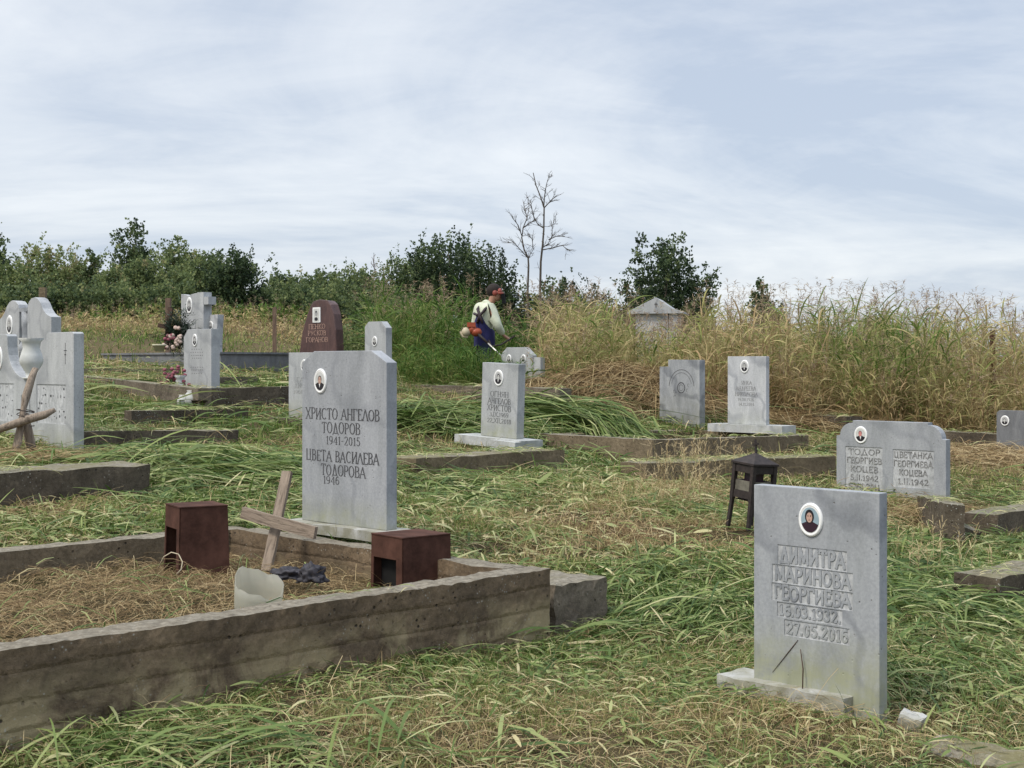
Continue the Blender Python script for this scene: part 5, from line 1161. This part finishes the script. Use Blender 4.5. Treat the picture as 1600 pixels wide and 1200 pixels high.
# ---- tall standing grass
def inpoly(x, y, poly):
    c_ = np.zeros(len(x), bool); n_ = len(poly)
    for i in range(n_):
        x1, y1 = poly[i]; x2, y2 = poly[(i+1) % n_]; k = ((y1 > y) != (y2 > y)) & (x < (x2-x1)*(y-y1)/(y2-y1+1e-9)+x1); c_ ^= k
    return c_
def reeds(name, poly, dens, hfun, tfun, seed, label, leafy=5, seedp=.4, W_=.014, stemw=.008, seedmat=M_seed):
    r_ = np.random.RandomState(seed); px = [q[0] for q in poly]; py = [q[1] for q in poly]; area = (max(px)-min(px))*(max(py)-min(py)); n = int(area*dens)
    x = r_.uniform(min(px), max(px), n); y = r_.uniform(min(py), max(py), n); k = inpoly(x, y, poly) & ~blocked(x, y, .03)
    cl = vnoise(x, y, 4.5, seed); k &= r_.uniform(0, 1, n) < .65+.5*cl
    x, y = x[k], y[k]; m = len(x); h_ = hfun(x, y)*r_.uniform(.62, 1.12, m); z = gz(x, y)
    a = r_.uniform(0, 6.28, m); le = np.abs(r_.normal(0, .13, m)); dv = np.stack([np.cos(a)*np.sin(le), np.sin(a)*np.sin(le), np.cos(le)], -1)
    tint = np.clip(tfun(x, y)+r_.normal(0, .14, m), 0, 1)
    b = np.stack([x, y, z-.02], -1); cos_, qs, ts = [], [], []
    root = empty(name)
    o1 = strips('stems', b, dv, h_, np.full(m, stemw), r_.uniform(0, .12, m), 5, np.clip(tint+.2, 0, 1), M_grass, prof='blade', tip=.6)
    # leaves
    L_, B_, D_, T_, Wd_ = [], [], [], [], []
    for j in range(leafy):
        f = r_.uniform(.05, .85, m); aa = r_.uniform(0, 6.28, m); up_ = r_.uniform(.65, 1.35, m); vv = np.stack([np.cos(aa)*np.cos(up_), np.sin(aa)*np.cos(up_), np.sin(up_)], -1)
        B_.append(b+dv*(h_*f)[:, None]); D_.append(vv); L_.append(h_*r_.uniform(.22, .42, m)); T_.append(np.clip(tint+r_.normal(0, .1, m)+.30*(.42-f), 0, .9)); Wd_.append(W_*r_.uniform(.6, 1.4, m))
    o2 = strips('leaves', np.concatenate(B_), np.concatenate(D_), np.concatenate(L_), np.concatenate(Wd_), r_.uniform(.15, .75, m*leafy), 6, np.concatenate(T_), M_grass, prof='leaf')
    k = r_.uniform(0, 1, m) < seedp; xk = b[k]+dv[k]*(h_[k]*.98)[:, None]; nk_ = k.sum(); B_, D_, L_, T_ = [], [], [], []
    for j in range(16):
        aa = r_.uniform(0, 6.28, nk_); up_ = r_.uniform(.3, 1.35, nk_); f = r_.uniform(-.02, .17, nk_); B_.append(xk+dv[k]*f[:, None]); D_.append(np.stack([np.cos(aa)*np.cos(up_), np.sin(aa)*np.cos(up_), np.sin(up_)], -1)); L_.append(r_.uniform(.04, .11, nk_)); T_.append(r_.uniform(.2, 1, nk_))
    o3 = strips('seed_heads', np.concatenate(B_), np.concatenate(D_), np.concatenate(L_), np.full(nk_*16, .010), r_.uniform(.1, .6, nk_*16), 2, np.concatenate(T_), seedmat, prof='leaf')
    for q in (o1, o2, o3): q.parent = root; q['kind'] = 'stuff'
    tag(root, label, 'tall grass', kind='stuff'); return root
# right-hand belt of tall reeds
poly = [(.35, 20.6), (1.9, 20.3), (4.0, 19.4), (5.2, 19.3), (10.5, 18.6), (13, 24), (10, 29), (.6, 29)]
reeds('tall_grass', poly, 70, lambda x, y: 1.62+.16*vnoise(x, y, 1.0, 5)+.10*sstep(4, 6, x)-.22*sstep(7.5, 9.5, x)-.52*np.exp(-((x-y*.104)/.55)**2), lambda x, y: .78+.11*vnoise(x, y, 1.1, 8)-.28*np.exp(-((x-5.6)/1.0)**2)-.16*np.exp(-((x-2.0)/.8)**2)-.18*sstep(8.0, 9.5, x), 71, 'belt of tall half-dry reeds with seed heads behind the graves', 7, .6, .021, .010)
# dry brown thicket along its foot
poly = [(3.4, 19.3), (6.0, 18.9), (6.2, 20.6), (3.2, 20.8)]
reeds('tall_grass', poly, 150, lambda x, y: .95+.15*vnoise(x, y, 2, 5), lambda x, y: .88+0*x, 72, 'brown dried thicket right of the white veined headstone', 7, .3, .013, .007)
poly = [(6.0, 18.7), (9.5, 18.5), (9.5, 19.6), (6.0, 19.9)]
reeds('tall_grass', poly, 90, lambda x, y: .9+.2*vnoise(x, y, 2, 5), lambda x, y: .8+0*x, 76, 'drying lower stalks at the edge of the reeds behind the low dark headstone', 7, .2, .014, .007)
# green weeds left of the man
poly = [(-2.2, 22.6), (-.85, 22.3), (.2, 23.2), (.6, 26.5), (-2.8, 27)]
reeds('tall_grass', poly, 95, lambda x, y: 1.45+.28*vnoise(x, y, 1.6, 6), lambda x, y: .24+.12*vnoise(x, y, 2, 9), 73, 'tall green weeds behind and left of the man', 8, .35, .020)
poly = [(-1.65, 20.7), (-.5, 19.9), (.1, 19.9), (.15, 21.2), (-.7, 22.0), (-1.8, 22.0)]
reeds('tall_grass', poly, 360, lambda x, y: .62+.10*vnoise(x, y, 2, 6), lambda x, y: .22+.06*vnoise(x, y, 2, 9), 74, 'knee-high bright green grass in front of the man', 6, 0, .016)
poly = [(.15, 20.2), (1.4, 19.9), (1.6, 20.9), (.5, 21.2)]
reeds('tall_grass', poly, 120, lambda x, y: .75+.1*vnoise(x, y, 2, 6), lambda x, y: .55+.1*vnoise(x, y, 2, 9), 75, 'pale standing grass behind the double headstone near the man', 5, .3)
poly = [(-14, 32), (-3, 30), (-2, 42), (-18, 43)]
reeds('tall_grass', poly, 9, lambda x, y: .45+.15*vnoise(x, y, .5, 6), lambda x, y: .88+.10*vnoise(x, y, .4, 9), 77, 'knee-high dry grass of the far field', 7, .3, .035, .015)
poly = [(-20, 40.5), (-2.5, 36.5), (-2.5, 44), (-20, 46)]
reeds('tall_grass', poly, 12, lambda x, y: .5+.25*vnoise(x, y, .5, 6), lambda x, y: .38+.12*vnoise(x, y, .4, 9), 78, 'band of green weeds at the foot of the far bushes', 8, .1, .05, .02)
# wispy dry stalks near the lantern
for (px, py, n_, hh, sd_) in ((1085, 790, 46, .62, 81), (1110, 740, 30, .5, 83), (1440, 900, 26, .42, 82), (1010, 800, 24, .32, 84)):
    cx, cy = W0(px, py); r_ = np.random.RandomState(sd_); x = cx+r_.normal(0, .22, n_); y = cy+r_.normal(0, .22, n_); a = r_.uniform(0, 6.28, n_); le = np.abs(r_.normal(.1, .3, n_))
    dv = np.stack([np.cos(a)*np.sin(le), np.sin(a)*np.sin(le), np.cos(le)], -1); L1 = hh*r_.uniform(.5, 1.1, n_); b = np.stack([x, y, gz(x, y)], -1)
    B_, D_, L_, T_ = [b], [dv], [L1], [r_.uniform(.4, 1, n_)]
    for j in range(14):
        f = r_.uniform(.5, 1, n_); aa = r_.uniform(0, 6.28, n_); up_ = r_.uniform(.2, 1.2, n_); B_.append(b+dv*(L1*f)[:, None]); D_.append(np.stack([np.cos(aa)*np.cos(up_), np.sin(aa)*np.cos(up_), np.sin(up_)], -1)); L_.append(r_.uniform(.03, .09, n_)); T_.append(r_.uniform(.5, 1, n_))
    nn = n_*15; o_ = strips('dry_weed', np.concatenate(B_), np.concatenate(D_), np.concatenate(L_), np.full(nn, .0035), r_.uniform(0, .25, nn), 4, np.concatenate(T_), M_straw, prof='flat')
    tag(o_, {81: 'wispy dry seed stalks left of the iron lantern', 82: 'pale seed stalks right of the foreground headstone', 83: 'thin dry stalks in front of the raised tan plot', 84: 'low dry weeds in the brown patch'}[sd_], 'weeds', kind='stuff')
# ---- trees and bushes
def foliage(env, n_tw, per, leaf, seed, tint0, tvar, spike=.2, elong=2.0, twl=.35, upr=0):
    """env: ellipsoids (x,y,z,rx,ry,rz) relative to the base; twigs grow outwards from inside them"""
    r_ = np.random.RandomState(seed); E__ = np.array(env); vol = E__[:, 3]*E__[:, 4]*E__[:, 5]; pick = r_.choice(len(E__), n_tw, p=vol**.8/np.sum(vol**.8))
    u_ = r_.normal(size=(n_tw, 3)); u_ /= np.linalg.norm(u_, axis=1)[:, None]; rr_ = r_.uniform(.25, 1, n_tw)**.45
    c_ = E__[pick, :3]+u_*E__[pick, 3:]*rr_[:, None]; c_[:, 2] = np.abs(c_[:, 2])
    dr_ = u_*(.8-.45*upr)+np.array([0, 0, .75+.7*upr])+r_.normal(0, .3, (n_tw, 3)); dr_ /= np.linalg.norm(dr_, axis=1)[:, None]
    Lt = twl*r_.uniform(.4, 1.2, n_tw)*(1+spike*3*(r_.uniform(0, 1, n_tw) < .12)*(1-.8*upr))
    f = r_.uniform(0, 1, (n_tw, per)); P_ = c_[:, None, :]+dr_[:, None, :]*(Lt[:, None]*f)[:, :, None]+r_.normal(0, 1, (n_tw, per, 3))*(.10*min(twl, .36)*(1.25-f)*(1-.45*upr))[:, :, None]*2
    P_ = P_.reshape(-1, 3); m = len(P_); a = r_.normal(size=(m, 3)); a += np.repeat(dr_, per, 0)*.8; a /= np.linalg.norm(a, axis=1)[:, None]; b = np.cross(a, r_.normal(size=(m, 3))); b /= np.linalg.norm(b, axis=1)[:, None]
    s_ = leaf*r_.uniform(.55, 1.3, m)[:, None]; p0, p1, p2, p3 = P_, P_+a*s_*.5+b*s_/elong/1.2, P_+a*s_, P_+a*s_*.5-b*s_/elong/1.2
    co = np.stack([p0, p1, p2, p3], 1).reshape(-1, 3); q = np.arange(m*4).reshape(-1, 4)
    tw = tint0+r_.normal(0, tvar, n_tw); t_ = np.repeat(tw, per)+r_.normal(0, tvar*.6, m); return co, q, np.repeat(np.clip(t_, 0, 1), 4), c_
def plant(name, label, cat, px, d, hw, py_top, seed, tint=.35, tvar=.12, leaf=.085, dens=1.0, shape='bush', spike=.25, zb=None, elong=2.0, trunk=True, group=None):
    r_ = random.Random(seed); x0 = X(px, d); z0 = float(gz(x0, d))-.05 if zb is None else zb; H_ = Z(py_top, d)-z0; rw = hw/F*d
    H_ /= 1.06; rw *= 1.22
    env = []
    if shape == 'bush':
        env.append((0, 0, H_*.42, rw*.80, rw*.80, H_*.46)); env.append((0, 0, H_*.2, rw*.9, rw*.9, H_*.22))
        for i in range(9): a = r_.uniform(0, 6.28); k_ = r_.uniform(.3, .66); env.append((rw*k_*math.cos(a), rw*k_*math.sin(a), H_*r_.uniform(.2, .72), rw*r_.uniform(.26, .46), rw*r_.uniform(.26, .46), H_*r_.uniform(.12, .27)))
    elif shape == 'tree':
        for i in range(18):
            zf = r_.uniform(.25, .94); k_ = r_.uniform(0, .95)*(1.05-zf*.62); a = r_.uniform(0, 6.28); env.append((rw*k_*math.cos(a), rw*k_*math.sin(a), H_*zf, rw*r_.uniform(.2, .38)*(1.45-zf), rw*r_.uniform(.2, .38)*(1.45-zf), H_*r_.uniform(.05, .10)))
        env.append((0, 0, H_*.42, rw*.5, rw*.5, H_*.28)); env.append((0, 0, H_*.2, rw*.75, rw*.75, H_*.2))
    elif shape == 'sparse':
        for i in range(10):
            zf = r_.uniform(.35, .95); k_ = r_.uniform(.2, 1.0)*(1.2-zf*.7); a = r_.uniform(0, 6.28); env.append((rw*k_*math.cos(a), rw*k_*math.sin(a), H_*zf, rw*.26, rw*.26, H_*.05))
        env.append((0, 0, H_*.55, rw*.13, rw*.13, H_*.42))
    vol = rw*rw*H_; ntw = int(max(200, min(2200, 300*dens*(vol**.62)/(leaf/.085)**1.4)))
    tall = 'upright shoots' in label or 'behind the man' in label
    e_ = tag(empty(name, (x0, d, z0)), label, cat, group)
    co, q, t_, tips = foliage(env, ntw, 26, leaf, seed, tint, tvar, spike, elong, (.62 if tall else .36) if shape != 'sparse' else .28, 1 if tall else 0)
    np_mesh('crown', co, q, M_leaf, e_, t_)
    bm = bmesh.new(); top = Vector((0, 0, H_*.8)); tr = max(.025, H_*.016)
    tube(bm, [(0, 0, -.1), (r_.uniform(-.05, .05), 0, H_*.3), (r_.uniform(-.1, .1), 0, H_*.62), top], [tr*1.6, tr, tr*.6, tr*.2], 7)
    for i in range(0, len(tips), max(1, len(tips)//28)):
        tp = Vector(tips[i]); st = Vector((0, 0, max(.1, min(H_*.7, tp.z*.55)))); md = st.lerp(tp, .5)+Vector((0, 0, .08)); tube(bm, [st, md, tp], [tr*.45, tr*.28, tr*.1], 4, cap=False)
    from_bm('trunk' if shape != 'bush' else 'stems', bm, M_bark, e_)
    return e_
T = [ # px, depth, half width px, top row, shape, tint, leaf, label
 ('bush', -18, 47, 48, 352, 'tree', 0.39, .10, 'dark bushy tree cut by the left border'),
 ('bush', 78, 49, 50, 376, 'bush', 0.75, .09, 'light green loose bush behind the wave-topped headstones'),
 ('bush', 30, 45, 40, 402, 'bush', 0.61, .09, 'mid green low bush at the far left behind the graves'),
 ('bush', 118, 50, 26, 410, 'bush', 0.61, .09, 'small gap-side bush right of the light green loose one'),
 ('tree', 146, 50, 22, 392, 'tree', 0.54, .09, 'small knobbly tree between the light bush and the forked dark one'),
 ('tree', 208, 53, 38, 342, 'tree', 0.36, .10, 'tallest dark tree of the far left hedge with a narrow crown'),
 ('bush', 180, 47, 32, 412, 'bush', 0.63, .09, 'rounded green bush at the foot of the tallest left tree'),
 ('tree', 278, 50, 42, 368, 'tree', 0.56, .09, 'broad ragged tree right of the tallest left one'),
 ('bush', 245, 46, 50, 400, 'bush', 0.59, .09, 'wide green bush behind the brown wooden cross'),
 ('bush', 318, 48, 36, 378, 'bush', 0.52, .09, 'green bush tucked behind the rounded dark one'),
 ('bush', 366, 43, 42, 380, 'bush', 0.21, .08, 'dense rounded dark green bush in the dry field'),
 ('bush', 438, 49, 36, 424, 'bush', 0.48, .09, 'low greyish green bush left of the red granite headstone'),
 ('bush', 500, 50, 34, 418, 'bush', 0.57, .09, 'low green bush directly behind the red granite headstone'),
 ('bush', 552, 48, 34, 412, 'bush', 0.61, .09, 'feathery green bush right of the red granite headstone'),
 ('bush', 600, 42, 30, 430, 'bush', 0.52, .08, 'green bush above the narrow pale headstone'),
 ('bush', 640, 42, 40, 384, 'bush', 0.52, .075, 'brownish green bush against the flank of the big central one'),
 ('bush', 700, 39, 60, 340, 'bush', 0.25, .075, 'big dark central bush, its broad left crown of upright shoots'),
 ('bush', 762, 40, 46, 352, 'bush', 0.23, .075, 'dark bush rising right behind the man'),
 ('bush', 820, 41, 30, 440, 'bush', 0.33, .08, 'low dark bush under the bare tree'),
 ('bush', 873, 41, 38, 404, 'bush', 0.29, .08, 'dark green bush right of the bare tree trunk'),
 ('bush', 940, 43, 34, 436, 'bush', 0.17, .07, 'low very dark bush left of the big right-hand tree'),
 ('tree', 1038, 42, 84, 356, 'tree', 0.25, .085, 'big dark bluish tree with fan-like boughs behind the marble tomb'),
 ('tree', 1000, 43, 40, 392, 'tree', 0.27, .085, 'dark tree leaning on the left flank of the big right-hand one'),
 ('tree', 1188, 38, 52, 420, 'sparse', 0.29, .08, 'open-crowned small tree above the reeds'),
 ('bush', 60, 43, 60, 446, 'bush', 0.47, .09, 'dull green undergrowth bush lowest on the left, behind the wave-topped slabs'),
 ('bush', 160, 43, 62, 444, 'bush', 0.50, .09, 'dull green low bush left of the brown wooden cross'),
 ('bush', 265, 42.5, 52, 440, 'bush', 0.54, .09, 'low bush directly above the white stone with the cross pillar'),
 ('bush', 412, 44, 40, 452, 'bush', 0.48, .08, 'low bush at the right flank of the rounded dark one'),
 ('bush', 470, 43, 50, 444, 'bush', 0.47, .08, 'olive low bush left above the red granite headstone'),
 ('bush', 540, 42, 52, 440, 'bush', 0.47, .08, 'olive low bush right above the red granite headstone'),
 ('bush', 610, 38, 56, 452, 'bush', 0.45, .075, 'low shaded bush between the feathery one and the big central one'),
 ('bush', 905, 42, 60, 444, 'bush', 0.21, .08, 'dark hedge bush between the bare tree and the marble tomb'),
 ('tree', 1080, 42.5, 50, 412, 'tree', 0.25, .085, 'dark spreading tree at the right flank of the big bluish one'),
 ('bush', 1375, 45, 30, 470, 'bush', 0.23, .08, 'rounded dark bush top peeping over the reeds at right'),
]
for i, (nm, px, d, hw, pt, shp, tn, lf, lb_) in enumerate(T):
    plant(nm, lb_, 'tree' if nm == 'tree' else 'bush', px, d, hw, pt, 100+i, tn, .17, lf, (.62 if nm == 'tree' else .85) if shp != 'sparse' else .9, shp, .35, group='trees and bushes beyond the graves')
# nearer weeds bush beside the narrow pale stone
plant('bush', 'yellow-green leafy weed bush between the red granite headstone and the man', 'bush', 560, 26, 52, 520, 301, .62, .14, .05, 1.6, 'bush', .4)
plant('bush', 'taller green weed bush right behind the narrow pale headstone', 'bush', 632, 26.5, 42, 486, 302, .58, .14, .05, 1.6, 'bush', .5)
# bare tree
def bare(px, d, py_top, seed, label, lean=.0, rad0=.048):
    r_ = random.Random(seed); x0 = X(px, d); z0 = float(gz(x0, d)); H_ = Z(py_top, d)-z0
    e_ = tag(empty('bare_tree', (x0, d, z0)), label, 'tree'); bm = bmesh.new()
    def grow(p_, dr, ln, r0, lv):
        n_ = 5; pts, rad_ = [p_], [r0]; q = p_.copy(); dd = dr.copy()
        for i in range(n_):
            dd = (dd+Vector((r_.gauss(0, .10), r_.gauss(0, .10), r_.gauss(.05, .06)))*(.45 if lv == 0 else 1.0)).normalized(); q = q+dd*ln/n_; pts.append(q.copy()); rad_.append(r0*(1-.75*(i+1)/n_))
            if lv < 3 and (i > 0 or lv > 0):
                for _ in range(2 if lv < 2 else 1):
                    if r_.random() < .60:
                        a = r_.uniform(0, 6.28); sd_ = Vector((math.cos(a), math.sin(a), 0)); grow(q.copy(), (dd*.8+sd_*.55+Vector((0, 0, .25))).normalized(), ln*r_.uniform(.22, .38), rad_[-1]*.6, lv+1)
        tube(bm, pts, [max(r__, .005) for r__ in rad_], 5, cap=False)
    grow(Vector((0, 0, -.1)), Vector((lean, 0, 1)).normalized(), H_*.80, rad0, 0)
    from_bm('trunk', bm, M_woodd, e_)
def dead_tree(label, d, lines, seed, r0):
    r_ = random.Random(seed); P3 = lambda u_, v_, dy: Vector((X(594+u_/3.2, d), d+dy, Z(234+v_/3.2, d)))
    b0 = P3(*lines[0][0], 0); gz0 = float(gz(b0.x, d)); e_ = tag(empty('bare_tree', (b0.x, d, gz0)), label, 'tree'); o0 = e_.location
    bm = bmesh.new()
    for li, ln in enumerate(lines):
        slope = r_.uniform(-.5, .5) if li else 0; n_ = len(ln); pts = []
        for k_, (u_, v_) in enumerate(ln): pts.append(P3(u_, v_, slope*k_/n_)-o0)
        if li == 0: pts = [Vector((pts[0].x, 0, -.1))]+pts
        ra = r0 if li == 0 else r0*.42; tube(bm, pts, [max(.006, ra*(1-.8*k_/len(pts))) for k_ in range(len(pts))], 6, cap=False)
        for a, b in zip(pts[1 if li == 0 else 0:], pts[(2 if li == 0 else 1):]):
            for _ in range(5 if li else 2):
                p_ = a.lerp(b, r_.random()); dd = (b-a).normalized()+Vector((r_.gauss(0, .7), r_.gauss(0, .7), r_.gauss(.1, .3))); dd.normalize(); L_ = r_.uniform(.12, .42)
                q1 = p_+dd*L_*.5+Vector((r_.gauss(0, .02), 0, r_.gauss(0, .02))); q2 = q1+(dd+Vector((r_.gauss(0, .4), r_.gauss(0, .4), .1))).normalized()*L_*.5
                tube(bm, [p_, q1, q2], [.007, .005, .003], 4, cap=False)
                for _ in range(2): tube(bm, [q1, q1+(dd+Vector((r_.gauss(0, .7), r_.gauss(0, .7), r_.gauss(0, .4)))).normalized()*L_*.4], [.004, .0025], 3, cap=False)
    from_bm('trunk', bm, M_bark, e_)
dead_tree('tall leafless dead tree with fine twigs against the sky', 40, [[(800, 700), (803, 560), (812, 480), (818, 400), (820, 290), (800, 230), (780, 180), (765, 115)], [(818, 290), (822, 230), (830, 180), (845, 130)], [(820, 290), (850, 260), (880, 235)],
    [(815, 390), (790, 375), (768, 340), (760, 300), (750, 250)], [(812, 490), (840, 470), (860, 430), (860, 380), (875, 340)], [(815, 500), (870, 490), (910, 480), (935, 505)], [(842, 450), (880, 432), (925, 430)]], 3, .042)
dead_tree('shorter leafless dead tree leaning left of the tall one', 39.4, [[(738, 700), (742, 580), (740, 540), (720, 500), (708, 440), (715, 390), (735, 340), (745, 290)], [(738, 540), (700, 500), (672, 470), (635, 465)], [(708, 430), (690, 380), (660, 345)], [(715, 390), (750, 362), (775, 350)],
    [(735, 345), (725, 300), (715, 250)], [(741, 545), (765, 500), (760, 450), (735, 425)]], 5, .036)
bare(606, 44, 398, 44, 'thin leafless sapling above the brownish green bush', -.06, .016)
